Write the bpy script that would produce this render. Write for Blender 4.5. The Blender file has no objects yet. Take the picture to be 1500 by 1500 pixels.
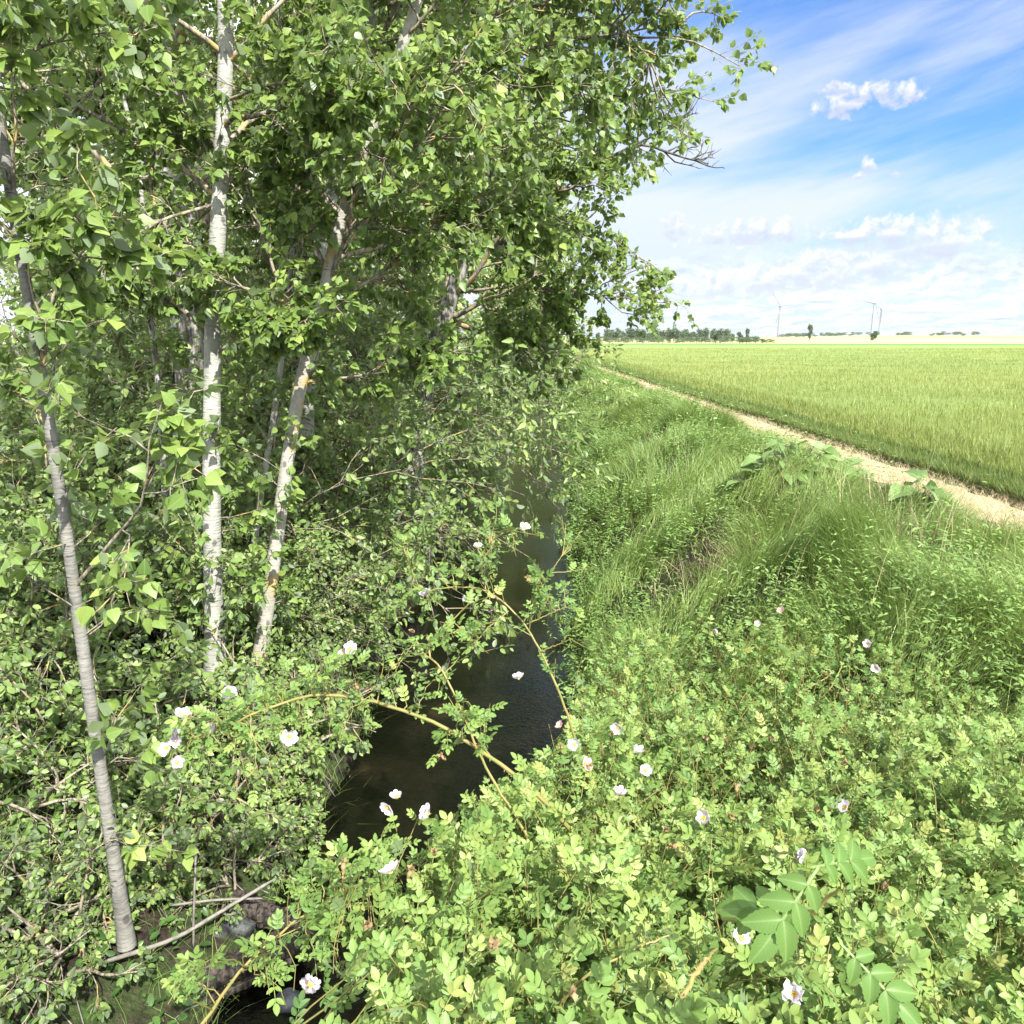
import bpy, math, random
import numpy as np
from mathutils import Vector

S = bpy.context.scene
COL = S.collection
rng = np.random.default_rng(7)
PI = math.pi

# ------------------------------------------------------------------ camera model
CAM_Z = 2.0
PITCH = math.radians(12.7)
FPX = 1133.0


def ray(px, py):
    u = (px - 750) / FPX
    v = -(py - 750) / FPX
    return np.array([u, math.cos(PITCH) + v * math.sin(PITCH), -math.sin(PITCH) + v * math.cos(PITCH)])


def P(px, py, D):
    """point at forward distance D seen in direction px, py of the photograph"""
    d = ray(px, py)
    return np.array([0, 0, CAM_Z]) + d * (D / d[1])


def PL(pts):
    return np.array([P(*p) for p in pts])


# ------------------------------------------------------------------ numpy helpers
def nrm(v):
    return v / np.maximum(np.linalg.norm(v, axis=-1, keepdims=True), 1e-9)


def hash2(ix, iy, seed):
    ix = np.asarray(ix).astype(np.int64).astype(np.uint64)
    iy = np.asarray(iy).astype(np.int64).astype(np.uint64)
    h = (ix * np.uint64(374761393) + iy * np.uint64(668265263) + np.uint64(seed * 1442695041 + 12345)) & np.uint64(0xFFFFFFFF)
    h = ((h ^ (h >> np.uint64(13))) * np.uint64(1274126177)) & np.uint64(0xFFFFFFFF)
    h = h ^ (h >> np.uint64(16))
    return (h & np.uint64(0xFFFFFF)).astype(np.float64) / float(0xFFFFFF)


def vnoise(x, y, scale=1.0, seed=0):
    x = np.asarray(x, float) * scale
    y = np.asarray(y, float) * scale
    ix = np.floor(x); iy = np.floor(y)
    fx = x - ix; fy = y - iy
    fx = fx * fx * (3 - 2 * fx); fy = fy * fy * (3 - 2 * fy)
    a = hash2(ix, iy, seed); b = hash2(ix + 1, iy, seed)
    c = hash2(ix, iy + 1, seed); d = hash2(ix + 1, iy + 1, seed)
    return (a * (1 - fx) + b * fx) * (1 - fy) + (c * (1 - fx) + d * fx) * fy


def fbm(x, y, scale=1.0, seed=0, o=3):
    t = 0; a = 0.5; n = 0
    for i in range(o):
        t = t + a * vnoise(x, y, scale * 2 ** i, seed + i * 17); n += a; a *= 0.5
    return t / n


def smooth(a, b, x):
    t = np.clip((np.asarray(x, float) - a) / (b - a), 0, 1)
    return t * t * (3 - 2 * t)


# ------------------------------------------------------------------ mesh helpers
def build(name, V, Fs, mat=None, parent=None, frnd=None, lc=None, smooth_=True):
    """V (n,3); Fs list of (m,k) int arrays; ONE mesh object"""
    V = np.asarray(V, np.float32)
    Fs = [np.asarray(f, np.int32) for f in Fs if len(f)]
    me = bpy.data.meshes.new(name)
    me.vertices.add(len(V))
    me.vertices.foreach_set('co', V.ravel())
    loops = np.concatenate([f.ravel() for f in Fs])
    sizes = np.concatenate([np.full(len(f), f.shape[1], np.int32) for f in Fs])
    starts = np.concatenate([[0], np.cumsum(sizes)[:-1]]).astype(np.int32)
    me.loops.add(len(loops)); me.loops.foreach_set('vertex_index', loops)
    me.polygons.add(len(sizes)); me.polygons.foreach_set('loop_start', starts)
    try:
        me.polygons.foreach_set('loop_total', sizes)
    except Exception:
        pass
    me.update(calc_edges=True)
    me.polygons.foreach_set('use_smooth', np.full(len(sizes), bool(smooth_)))
    if frnd is not None:
        a = me.attributes.new('rnd', 'FLOAT', 'FACE'); a.data.foreach_set('value', np.asarray(frnd, np.float32))
    if lc is not None:
        a = me.attributes.new('lc', 'FLOAT_VECTOR', 'POINT'); a.data.foreach_set('vector', np.asarray(lc, np.float32).ravel())
    if mat is not None:
        me.materials.append(mat)
    o = bpy.data.objects.new(name, me)
    COL.objects.link(o)
    if parent is not None:
        o.parent = parent
    return o


class MB:
    """collects pieces into one mesh"""
    def __init__(self):
        self.V = []; self.F = []; self.R = []; self.n = 0; self.LC = []

    def add(self, V, Fs, rnd=None, lc=None):
        V = np.asarray(V)
        for f in Fs:
            f = np.asarray(f)
            if len(f):
                self.F.append(f + self.n)
        self.V.append(V); self.n += len(V)
        self.LC.append(lc if lc is not None else np.zeros_like(V))
        for i, f in enumerate(Fs):
            if len(f):
                self.R.append(np.full(len(f), 0.5) if rnd is None else np.asarray(rnd[i]))

    def build(self, name, mat, parent=None, lc=False, smooth_=True):
        return build(name, np.concatenate(self.V), self.F, mat, parent, np.concatenate(self.R),
                     np.concatenate(self.LC) if lc else None, smooth_)


def scatter(mb, TV, TF, M, pos, rnd, lc=True):
    """template verts TV (k,3) and faces TF (list of arrays) placed n times: M (n,3,3) columns are axes"""
    n = len(pos)
    if n == 0:
        return
    k = len(TV)
    V = np.einsum('nij,kj->nki', M, TV) + pos[:, None, :]
    off = (np.arange(n) * k)[:, None, None]
    Fs = [(np.asarray(f)[None] + off).reshape(-1, np.asarray(f).shape[1]) for f in TF]
    R = [np.repeat(rnd, len(f)) for f in TF]
    mb.add(V.reshape(-1, 3), Fs, R, np.tile(TV, (n, 1)) if lc else None)


def basis(y, zhint, size):
    y = nrm(y)
    x = nrm(np.cross(y, zhint))
    z = np.cross(x, y)
    return np.stack([x, y, z], axis=2) * np.asarray(size).reshape(-1, 1, 1)


def tubes(mb, Pts, R, s=5, rnd=None):
    """Pts (n,k,3), R (n,k)"""
    n, k, _ = Pts.shape
    if n == 0:
        return
    T = nrm(np.gradient(Pts, axis=1))
    up = np.zeros_like(T); up[..., 0] = 0.31; up[..., 1] = 0.95
    u = nrm(np.cross(T, up)); v = np.cross(T, u)
    a = np.linspace(0, 2 * PI, s, endpoint=False)
    ring = Pts[:, :, None, :] + R[:, :, None, None] * (np.cos(a)[None, None, :, None] * u[:, :, None, :] + np.sin(a)[None, None, :, None] * v[:, :, None, :])
    V = ring.reshape(-1, 3)
    i = np.arange(n)[:, None, None] * (k * s); j = np.arange(k - 1)[None, :, None] * s; q = np.arange(s)[None, None, :]; q2 = (q + 1) % s
    F = np.stack([i + j + q, i + j + q2, i + j + s + q2, i + j + s + q], axis=-1).reshape(-1, 4)
    mb.add(V, [F], [np.repeat(rnd if rnd is not None else np.full(n, .5), (k - 1) * s)])


def spline(pts, k):
    pts = np.asarray(pts, float)
    d = np.concatenate([[0], np.cumsum(np.linalg.norm(np.diff(pts, axis=0), axis=1))])
    t = np.linspace(0, d[-1], k)
    m = np.gradient(pts, d, axis=0) if len(pts) > 2 else np.repeat(((pts[1] - pts[0]) / d[-1])[None], 2, 0)
    i = np.clip(np.searchsorted(d, t, side='right') - 1, 0, len(pts) - 2)
    h = (d[i + 1] - d[i])[:, None]; s = ((t - d[i]) / (d[i + 1] - d[i]))[:, None]
    return ((2 * s**3 - 3 * s**2 + 1) * pts[i] + (s**3 - 2 * s**2 + s) * h * m[i] + (-2 * s**3 + 3 * s**2) * pts[i + 1] + (s**3 - s**2) * h * m[i + 1])


def samplepoly(Pts, idx, t):
    k = Pts.shape[1]
    f = np.clip(t, 0, 0.9999) * (k - 1)
    i = f.astype(int); fr = (f - i)[:, None]
    a = Pts[idx, i]; b = Pts[idx, np.minimum(i + 1, k - 1)]
    return a * (1 - fr) + b * fr, nrm(b - a)


def children(rg, Par, m, t0, t1, length, ang=(35, 70), k=5, bias=(0, 0, 0), wander=.25, grav=0.0, plen=None):
    """m child polylines on each parent polyline"""
    n = len(Par)
    idx = np.repeat(np.arange(n), m)
    t = rg.uniform(t0, t1, n * m)
    base, tan = samplepoly(Par, idx, t)
    r = rg.normal(size=(n * m, 3))
    perp = nrm(r - (r * tan).sum(1, keepdims=True) * tan)
    a = np.radians(rg.uniform(ang[0], ang[1], n * m))[:, None]
    d = nrm(tan * np.cos(a) + perp * np.sin(a) + np.asarray(bias)[None])
    L = rg.uniform(length[0], length[1], n * m)
    if plen is not None:
        L = L * plen[idx]
    L = L * (1.15 - .5 * t)
    pts = [base]
    for i in range(k - 1):
        d = nrm(d + rg.normal(size=d.shape) * wander + np.array([0, 0, grav])[None])
        pts.append(pts[-1] + d * (L / (k - 1))[:, None])
    return np.stack(pts, 1), idx, L, t


# ------------------------------------------------------------------ leaf templates
def leaf_template(w=.42, shape='ovate', fold=.12, droop=.15):
    if shape == 'poplar':
        ys = [0, .08, .34, .7, 1.0]; ws = [0, .30, w, .21, 0]
    elif shape == 'lance':
        ys = [0, .15, .45, .8, 1.0]; ws = [0, .5 * w, w, .5 * w, 0]
    else:
        ys = [0, .12, .45, .78, 1.0]; ws = [0, .6 * w, w, .66 * w, 0]
    mid = [(0, y, -droop * y * y) for y in ys]
    lef = [(-x, y + .02, -droop * y * y + fold * x / w * .9) for x, y in zip(ws[1:4], ys[1:4])]
    rig = [(-a, b, c) for a, b, c in lef]
    V = np.array(mid + lef + rig, float)   # 0-4 mid, 5-7 left, 8-10 right
    q = [[1, 2, 6, 5], [2, 3, 7, 6], [2, 1, 8, 9], [3, 2, 9, 10]]
    t = [[0, 1, 5], [3, 4, 7], [1, 0, 8], [4, 3, 10]]
    return V, [np.array(q), np.array(t)]


def leaf_simple(w=.4, fold=.1, droop=.12):
    V = np.array([(0, 0, 0), (-w, .4, fold), (0, 1, -droop), (w, .4, fold)], float)
    return V, [np.array([[0, 2, 1], [0, 3, 2]])]


def leaf_fine(n=15, w=.30, droop=.36, fold=.15):
    """ovate leaflet with a serrated edge, two strips per side"""
    ys = np.linspace(0, 1, n)
    prof = w * np.sin(PI * ys ** .82) ** .8
    V = []; rows = []
    for i, (y, x) in enumerate(zip(ys, prof)):
        z = -droop * y * y
        ser = 1 + (.05 if i % 2 else -.05)
        row = []
        for s in (-1, -.5, 0, .5, 1):
            xx = s * x * (ser if abs(s) == 1 else 1)
            V.append((xx, y + (.02 if abs(s) == 1 and i % 2 else 0), z + fold * abs(s) ** 1.3 * min(1, x / w) + .012 * math.sin(y * 40) * abs(s)))
            row.append(len(V) - 1)
        rows.append(row)
    F = [[rows[i][j], rows[i][j + 1], rows[i + 1][j + 1], rows[i + 1][j]] for i in range(n - 1) for j in range(4)]
    return np.array(V), [np.array(F)]


def pinnate(nl=7, leaf=None, rach=.84, lsize=.34):
    """compound leaf of nl leaflets along a curved rachis; unit length, along +y"""
    LV, LF = leaf
    Vs = []; Fs = [[] for _ in LF]; n = 0; lcs = []
    pairs = (nl - 1) // 2
    for i in range(nl):
        if i == nl - 1:
            y = rach * .86; ang = 0; sz = lsize * 1.08
        else:
            p = i // 2; y = rach * (.24 + .46 * p / max(1, pairs - 1)); ang = (1 if i % 2 else -1) * math.radians(62 - 9 * p); sz = lsize * (.78 + .16 * p)
        c, s_ = math.cos(ang), math.sin(ang)
        R = np.array([[c, s_, 0], [-s_, c, 0], [0, 0, 1]])
        # roll the leaflet a little and let it follow the drooping rachis
        V = LV * sz
        V = V @ R.T
        V = V + np.array([0, y, -.16 * y * y])
        V[:, 2] -= .10 * np.abs(V[:, 0])
        Vs.append(V); lcs.append(LV)
        for j, f in enumerate(LF):
            Fs[j].append(f + n)
        n += len(V)
    # rachis
    yy = np.linspace(0, rach * .9, 4)
    a = np.stack([np.full(4, -.012), yy, -.16 * yy * yy - .01], 1); b = a.copy(); b[:, 0] = .012
    Vs.append(np.concatenate([a, b])); lcs.append(np.zeros((8, 3)))
    rf = np.array([[n + i, n + 4 + i, n + 5 + i, n + 1 + i] for i in range(3)])
    Fs = [np.concatenate(f) for f in Fs]
    if Fs[0].shape[1] == 4:
        Fs[0] = np.concatenate([Fs[0], rf])
    else:
        Fs.append(rf)
    return np.concatenate(Vs), Fs, np.concatenate(lcs)


POP = leaf_template(.42, 'poplar', .07, .16)
OVA = leaf_template(.29, 'ovate', .10, .15)
LAN = leaf_template(.20, 'lance', .07, .25)
SIM = leaf_simple()

# ------------------------------------------------------------------ materials
MATS = {}


def nodes_of(name):
    m = bpy.data.materials.new(name); m.use_nodes = True
    nt = m.node_tree; nt.nodes.clear()
    out = nt.nodes.new('ShaderNodeOutputMaterial')
    return m, nt, out


def N(nt, t, **kw):
    n = nt.nodes.new(t)
    for k, v in kw.items():
        if k == 'inp':
            for a, b in v.items():
                if isinstance(b, bpy.types.NodeSocket):
                    nt.links.new(b, n.inputs[a])
                else:
                    n.inputs[a].default_value = b
        else:
            setattr(n, k, v)
    return n


def ramp(nt, fac, stops):
    r = nt.nodes.new('ShaderNodeValToRGB')
    e = r.color_ramp.elements
    while len(e) < len(stops):
        e.new(.5)
    for el, (p, c) in zip(e, stops):
        el.position = p; el.color = (c[0], c[1], c[2], 1)
    if fac is not None:
        nt.links.new(fac, r.inputs[0])
    return r.outputs[0]


def mixc(nt, fac, a, b, bt='MIX'):
    n = nt.nodes.new('ShaderNodeMix'); n.data_type = 'RGBA'; n.blend_type = bt
    for i, v in ((0, fac), (6, a), (7, b)):
        if isinstance(v, bpy.types.NodeSocket):
            nt.links.new(v, n.inputs[i])
        elif i == 0:
            n.inputs[0].default_value = v
        else:
            n.inputs[i].default_value = (v[0], v[1], v[2], 1)
    return n.outputs[2]


def math_(nt, op, a, b=None, c=None, clamp=False):
    n = nt.nodes.new('ShaderNodeMath'); n.operation = op; n.use_clamp = clamp
    for i, v in enumerate((a, b, c)):
        if v is None:
            continue
        if isinstance(v, bpy.types.NodeSocket):
            nt.links.new(v, n.inputs[i])
        else:
            n.inputs[i].default_value = v
    return n.outputs[0]


def leaf_mat(name, cols, trans=.32, rough=.42, tcol=(.32, .42, .10), vein=.35, under=None, spec=.5):
    m, nt, out = nodes_of(name)
    at = N(nt, 'ShaderNodeAttribute', attribute_name='rnd')
    k = len(cols)
    base = ramp(nt, at.outputs['Fac'], [(i / (k - 1), c) for i, c in enumerate(cols)])
    if vein:
        lc = N(nt, 'ShaderNodeAttribute', attribute_name='lc')
        sp = N(nt, 'ShaderNodeSeparateXYZ', inp={0: lc.outputs['Vector']})
        ax = math_(nt, 'ABSOLUTE', sp.outputs[0])
        mid = math_(nt, 'LESS_THAN', ax, .022)
        # side veins running out at an angle
        sv = math_(nt, 'SUBTRACT', sp.outputs[1], math_(nt, 'MULTIPLY', ax, .8))
        sv = math_(nt, 'FRACT', math_(nt, 'MULTIPLY', sv, 9.0))
        sv = math_(nt, 'LESS_THAN', sv, .12)
        v = math_(nt, 'MAXIMUM', mid, math_(nt, 'MULTIPLY', sv, .5))
        base = mixc(nt, math_(nt, 'MULTIPLY', v, vein), base, (.30, .38, .14))
    if under is not None:
        g = N(nt, 'ShaderNodeNewGeometry')
        base2 = mixc(nt, g.outputs['Backfacing'], base, under)
    else:
        base2 = base
    b = N(nt, 'ShaderNodeBsdfPrincipled', inp={'Base Color': base2, 'Roughness': rough, 'Specular IOR Level': spec})
    tc = mixc(nt, .55, base, tcol)
    t = N(nt, 'ShaderNodeBsdfTranslucent', inp={'Color': tc})
    mx = N(nt, 'ShaderNodeMixShader', inp={0: trans, 1: b.outputs[0], 2: t.outputs[0]})
    nt.links.new(mx.outputs[0], out.inputs[0])
    return m


def bark_mat(name, c1, c2, dark, lichen=None, scars=True, scale=1.0):
    m, nt, out = nodes_of(name)
    tc = N(nt, 'ShaderNodeTexCoord')
    mp = N(nt, 'ShaderNodeMapping', inp={'Vector': tc.outputs['Object'], 'Scale': (4 * scale, 4 * scale, 2.2 * scale)})
    n1 = N(nt, 'ShaderNodeTexNoise', inp={'Vector': mp.outputs[0], 'Scale': 2.2, 'Detail': 6, 'Roughness': .65})
    base = mixc(nt, ramp(nt, n1.outputs[0], [(.35, (0, 0, 0)), (.65, (1, 1, 1))]), c1, c2)
    h = n1.outputs[0]
    if scars:
        mp2 = N(nt, 'ShaderNodeMapping', inp={'Vector': tc.outputs['Object'], 'Scale': (13 * scale, 13 * scale, 60 * scale)})
        n2 = N(nt, 'ShaderNodeTexNoise', inp={'Vector': mp2.outputs[0], 'Scale': 1.0, 'Detail': 3, 'Roughness': .5})
        f = ramp(nt, n2.outputs[0], [(.655, (0, 0, 0)), (.70, (1, 1, 1))])
        base = mixc(nt, math_(nt, 'MULTIPLY', f, .8), base, dark)
        mp3 = N(nt, 'ShaderNodeMapping', inp={'Vector': tc.outputs['Object'], 'Scale': (9 * scale, 9 * scale, 6 * scale)})
        vo = N(nt, 'ShaderNodeTexVoronoi', inp={'Vector': mp3.outputs[0], 'Scale': 1.0, 'Randomness': 1.0})
        f3 = ramp(nt, vo.outputs['Distance'], [(.12, (1, 1, 1)), (.22, (0, 0, 0))])
        base = mixc(nt, math_(nt, 'MULTIPLY', f3, .75), base, dark)
    else:
        mp2 = N(nt, 'ShaderNodeMapping', inp={'Vector': tc.outputs['Object'], 'Scale': (16 * scale, 16 * scale, 2.4 * scale)})
        n2 = N(nt, 'ShaderNodeTexNoise', inp={'Vector': mp2.outputs[0], 'Scale': 1.0, 'Detail': 5, 'Roughness': .7})
        f = ramp(nt, n2.outputs[0], [(.42, (1, 1, 1)), (.56, (0, 0, 0))])
        base = mixc(nt, f, base, dark)
    h = n2.outputs[0]
    if lichen is not None:
        n4 = N(nt, 'ShaderNodeTexNoise', inp={'Vector': tc.outputs['Object'], 'Scale': 4.5 * scale, 'Detail': 4})
        f4 = ramp(nt, n4.outputs[0], [(.57, (0, 0, 0)), (.63, (1, 1, 1))])
        base = mixc(nt, math_(nt, 'MULTIPLY', f4, .7), base, lichen)
    bp = N(nt, 'ShaderNodeBump', inp={'Strength': .5, 'Distance': .02, 'Height': h})
    b = N(nt, 'ShaderNodeBsdfPrincipled', inp={'Base Color': base, 'Roughness': .8, 'Normal': bp.outputs[0], 'Specular IOR Level': .25})
    nt.links.new(b.outputs[0], out.inputs[0])
    return m


def plain(name, c1, c2=None, rough=.7, scale=8.0, bump=0.0, spec=.3, metallic=0.0, detail=5):
    m, nt, out = nodes_of(name)
    tc = N(nt, 'ShaderNodeTexCoord')
    n1 = N(nt, 'ShaderNodeTexNoise', inp={'Vector': tc.outputs['Object'], 'Scale': scale, 'Detail': detail, 'Roughness': .65})
    base = ramp(nt, n1.outputs[0], [(.35, c1), (.65, c2 or c1)])
    b = N(nt, 'ShaderNodeBsdfPrincipled', inp={'Base Color': base, 'Roughness': rough, 'Specular IOR Level': spec, 'Metallic': metallic})
    if bump:
        bp = N(nt, 'ShaderNodeBump', inp={'Strength': bump, 'Distance': .03, 'Height': n1.outputs[0]})
        nt.links.new(bp.outputs[0], b.inputs['Normal'])
    nt.links.new(b.outputs[0], out.inputs[0])
    return m


M_POP = leaf_mat('poplar_leaf', [(.065, .125, .028), (.112, .188, .042), (.17, .25, .056), (.25, .325, .08)], trans=.40, rough=.45, under=(.16, .215, .12), spec=.4)
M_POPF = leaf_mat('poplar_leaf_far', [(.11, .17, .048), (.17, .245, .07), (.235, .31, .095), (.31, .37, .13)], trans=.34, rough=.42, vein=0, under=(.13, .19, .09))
M_SHR = leaf_mat('shrub_leaf', [(.07, .13, .036), (.12, .19, .052), (.175, .25, .074), (.25, .32, .10)], trans=.34, rough=.45, vein=0, under=(.13, .18, .10), spec=.4)
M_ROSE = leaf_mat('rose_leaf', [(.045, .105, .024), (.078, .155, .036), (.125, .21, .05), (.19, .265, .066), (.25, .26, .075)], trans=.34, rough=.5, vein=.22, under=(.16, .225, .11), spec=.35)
M_FAR = leaf_mat('far_leaf', [(.035, .065, .035), (.055, .09, .045), (.075, .115, .055)], trans=.2, rough=.6, vein=0)
M_GRASS = leaf_mat('grass_blade', [(.09, .16, .038), (.152, .235, .055), (.215, .30, .078), (.30, .34, .13)], trans=.30, rough=.5, vein=0)
M_HERB = leaf_mat('herb_leaf', [(.08, .155, .038), (.132, .222, .052), (.195, .29, .07)], trans=.30, rough=.5, vein=0)
M_WHEAT = leaf_mat('wheat_leaf', [(.065, .12, .036), (.115, .17, .042), (.165, .21, .048), (.22, .25, .075)], trans=.28, rough=.55, vein=0, tcol=(.38, .42, .08))
M_STRAW = leaf_mat('straw', [(.34, .27, .15), (.44, .36, .22), (.52, .45, .30)], trans=.15, rough=.7, vein=0, tcol=(.5, .42, .25))
M_BURD = leaf_mat('burdock_leaf', [(.07, .13, .035), (.11, .185, .05), (.155, .24, .075)], trans=.25, rough=.5, vein=.5, under=(.20, .27, .16))
M_PALE = bark_mat('pale_poplar_bark', (.19, .195, .175), (.32, .32, .29), (.045, .04, .036), lichen=None)
M_PALEL = bark_mat('pale_lichen_bark', (.20, .195, .165), (.32, .31, .27), (.045, .04, .036), lichen=(.34, .24, .07))
M_OLD = bark_mat('old_furrowed_bark', (.22, .21, .19), (.33, .32, .30), (.06, .055, .05), scars=False)
M_DARK = bark_mat('dark_bark', (.075, .068, .062), (.13, .12, .105), (.025, .022, .02), scars=False)
M_POLE = bark_mat('grey_pole_bark', (.10, .10, .09), (.19, .185, .17), (.03, .028, .025))
M_TWIG = bark_mat('twig_bark', (.20, .175, .135), (.30, .265, .205), (.08, .07, .055), lichen=(.38, .27, .09), scars=False, scale=2)
M_CANE = plain('rose_cane', (.12, .14, .035), (.22, .17, .065), .5, 14, .1)
M_PETAL = leaf_mat('rose_petal', [(.46, .41, .485), (.52, .475, .54), (.56, .53, .585)], trans=.25, rough=.6, vein=0, tcol=(.85, .8, .83), spec=.2)
M_PETALP = leaf_mat('rose_petal_pink', [(.52, .32, .37), (.55, .40, .44)], trans=.25, rough=.6, vein=0, tcol=(.85, .6, .65), spec=.2)
M_STAMEN = plain('stamen_yellow', (.55, .38, .05), (.70, .52, .10), .6, 60)
M_WITHER = plain('withered_flower', (.13, .085, .035), (.24, .17, .09), .8, 40)
M_LOG = bark_mat('wet_log_bark', (.025, .02, .017), (.075, .06, .05), (.006, .005, .005), scars=False, scale=2.6)
M_STONE = plain('wet_stone', (.018, .019, .021), (.05, .053, .056), .5, 14, .9, .4)
M_STICK = plain('dead_stick', (.10, .092, .08), (.20, .185, .165), .8, 20, .3)
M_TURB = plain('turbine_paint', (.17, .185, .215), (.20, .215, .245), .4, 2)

# ------------------------------------------------------------------ terrain
def Rw(y):   # right water edge
    y = np.asarray(y, float)
    return np.interp(y, [-6, 3, 6, 10, 15, 20, 27, 35, 45, 60, 90], [.7, .62, .62, .82, 1.2, 1.55, 2.0, 2.35, 2.6, 2.2, 0]) + .09 * np.sin(1.25 * y) + .06 * np.sin(3.1 * y + 1)


def Lw(y):
    return Rw(y) - np.interp(y, [0, 4, 7, 12, 30, 90], [2.05, 2.1, 2.1, 2.3, 2.6, 2.8])


ZW = -1.7


def height(x, y):
    x = np.asarray(x, float); y = np.asarray(y, float)
    R = Rw(y); L = Lw(y)
    w = np.interp(y, [0, 8, 20, 45], [2.9, 2.7, 2.1, 1.6])
    t = np.clip((x - R + .12) / w, 0, 1)
    zr = ZW - .35 + (.35 - ZW) * (t ** .62)
    zr = np.where(t >= 1, 0.0, zr)
    zr = zr + (fbm(x, y, .7, 3) - .5) * .75 * smooth(.15, .6, t) * (1 - smooth(3.3, 4.9, x))
    tl = np.clip((L + .12 - x) / 2.6, 0, 1)
    zl = ZW - .35 + (.35 - .45 - ZW) * (tl ** .6) + (fbm(x, y, 1.1, 9) - .5) * .3 * tl
    zl = zl + .4 * smooth(0, 12, L - 2.6 - x)
    bed = ZW - .35
    z = np.where(x > R - .12, zr, np.where(x < L + .12, zl, bed))
    # the plain sinks gently with distance, low hills rise beyond it on the right
    z = z - 1.9 * smooth(60, 520, y)
    az = x / np.maximum(y, 1)
    z = z + smooth(620, 1500, y) * (2.5 + 6.0 * smooth(.2, .5, az) + 2 * (fbm(x, y, .002, 5) - .5))
    return z


def ground_z(x, y):
    return float(height(np.array([x]), np.array([y]))[0])


def grid_mesh(xs, ys, zf):
    X, Y = np.meshgrid(xs, ys)
    V = np.stack([X, Y, zf(X, Y)], -1).reshape(-1, 3)
    nx = len(xs); i = np.arange(len(ys) - 1)[:, None] * nx + np.arange(nx - 1)[None]
    F = np.stack([i, i + 1, i + nx + 1, i + nx], -1).reshape(-1, 4)
    return V, F


def geo(a, b, n):
    return np.geomspace(a, b, n)


xs = np.concatenate([-geo(4500, 7.1, 40), np.arange(-7, 8, .11), geo(8.1, 4500, 40)])
ys = np.concatenate([-geo(40, 4, 5)[:-1], np.arange(-4, 24, .16), np.arange(24, 60, .5), geo(60, 6000, 70)])
V, F = grid_mesh(xs, ys, height)

m, nt, out = nodes_of('ground_soil')
tc = N(nt, 'ShaderNodeTexCoord')
n1 = N(nt, 'ShaderNodeTexNoise', inp={'Vector': tc.outputs['Object'], 'Scale': 3.0, 'Detail': 9, 'Roughness': .7})
n2 = N(nt, 'ShaderNodeTexNoise', inp={'Vector': tc.outputs['Object'], 'Scale': 26.0, 'Detail': 4, 'Roughness': .7})
soil = ramp(nt, n2.outputs[0], [(.3, (.009, .007, .006)), (.5, (.022, .017, .013)), (.7, (.05, .04, .03))])
moss = ramp(nt, n2.outputs[0], [(.3, (.02, .032, .01)), (.7, (.045, .07, .02))])
near = mixc(nt, ramp(nt, n1.outputs[0], [(.42, (0, 0, 0)), (.6, (1, 1, 1))]), soil, moss)
sep = N(nt, 'ShaderNodeSeparateXYZ', inp={0: tc.outputs['Object']})
mpf = N(nt, 'ShaderNodeMapping', inp={'Vector': tc.outputs['Object'], 'Scale': (.0016, .004, 1)})
n3 = N(nt, 'ShaderNodeTexVoronoi', inp={'Vector': mpf.outputs[0], 'Scale': 1.0, 'Randomness': 1})
sc_ = N(nt, 'ShaderNodeSeparateColor', inp={0: n3.outputs['Color']})
far = ramp(nt, sc_.outputs[0], [(0, (.36, .31, .13)), (.3, (.40, .34, .15)), (.45, (.13, .19, .06)), (.62, (.12, .2, .06)), (.7, (.42, .36, .18)), (1, (.16, .21, .08))])
ff = math_(nt, 'MULTIPLY', math_(nt, 'SUBTRACT', sep.outputs[1], 480), .02, clamp=True)
# meadow to the side of the stream
col = mixc(nt, ff, near, far)
bp = N(nt, 'ShaderNodeBump', inp={'Strength': .7, 'Distance': .04, 'Height': n2.outputs[0]})
b = N(nt, 'ShaderNodeBsdfPrincipled', inp={'Base Color': col, 'Roughness': .95, 'Normal': bp.outputs[0], 'Specular IOR Level': .15})
nt.links.new(b.outputs[0], out.inputs[0])
g = build('ground', V, [F], m); g['kind'] = 'structure'

# stream
ysw = np.concatenate([np.arange(-6, 60, .2), np.arange(60, 90, 2)])
V = np.concatenate([np.stack([Lw(ysw) - .15, ysw, np.full_like(ysw, ZW)], 1), np.stack([Rw(ysw) + .15, ysw, np.full_like(ysw, ZW)], 1)])
n = len(ysw); i = np.arange(n - 1)
F = np.stack([i, n + i, n + i + 1, i + 1], 1)
m, nt, out = nodes_of('stream_water')
tc = N(nt, 'ShaderNodeTexCoord')
mp = N(nt, 'ShaderNodeMapping', inp={'Vector': tc.outputs['Object'], 'Scale': (9, 15, 1)})
r1 = N(nt, 'ShaderNodeTexNoise', inp={'Vector': mp.outputs[0], 'Scale': 2.0, 'Detail': 3, 'Roughness': .55, 'Distortion': .4})
# ripples run where the current is faster
nz = N(nt, 'ShaderNodeTexNoise', inp={'Vector': tc.outputs['Object'], 'Scale': .5, 'Detail': 2})
amp = ramp(nt, nz.outputs[0], [(.40, (.12,) * 3), (.60, (.65,) * 3)])
bp = N(nt, 'ShaderNodeBump', inp={'Strength': amp, 'Distance': .012, 'Height': r1.outputs[0]})
bedn = N(nt, 'ShaderNodeTexNoise', inp={'Vector': tc.outputs['Object'], 'Scale': 1.6, 'Detail': 6, 'Roughness': .6})
bc = ramp(nt, bedn.outputs[0], [(.45, (.0015, .0015, .001)), (.62, (.006, .005, .003)), (.8, (.03, .022, .011))])
b = N(nt, 'ShaderNodeBsdfPrincipled', inp={'Base Color': bc, 'Roughness': .03, 'IOR': 1.55, 'Normal': bp.outputs[0], 'Specular IOR Level': .5})
nt.links.new(b.outputs[0], out.inputs[0])
w = build('stream', V, [F], m); w['kind'] = 'structure'

# path: dry sandy strip
PX0, PX1 = 5.2, 6.0


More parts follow.
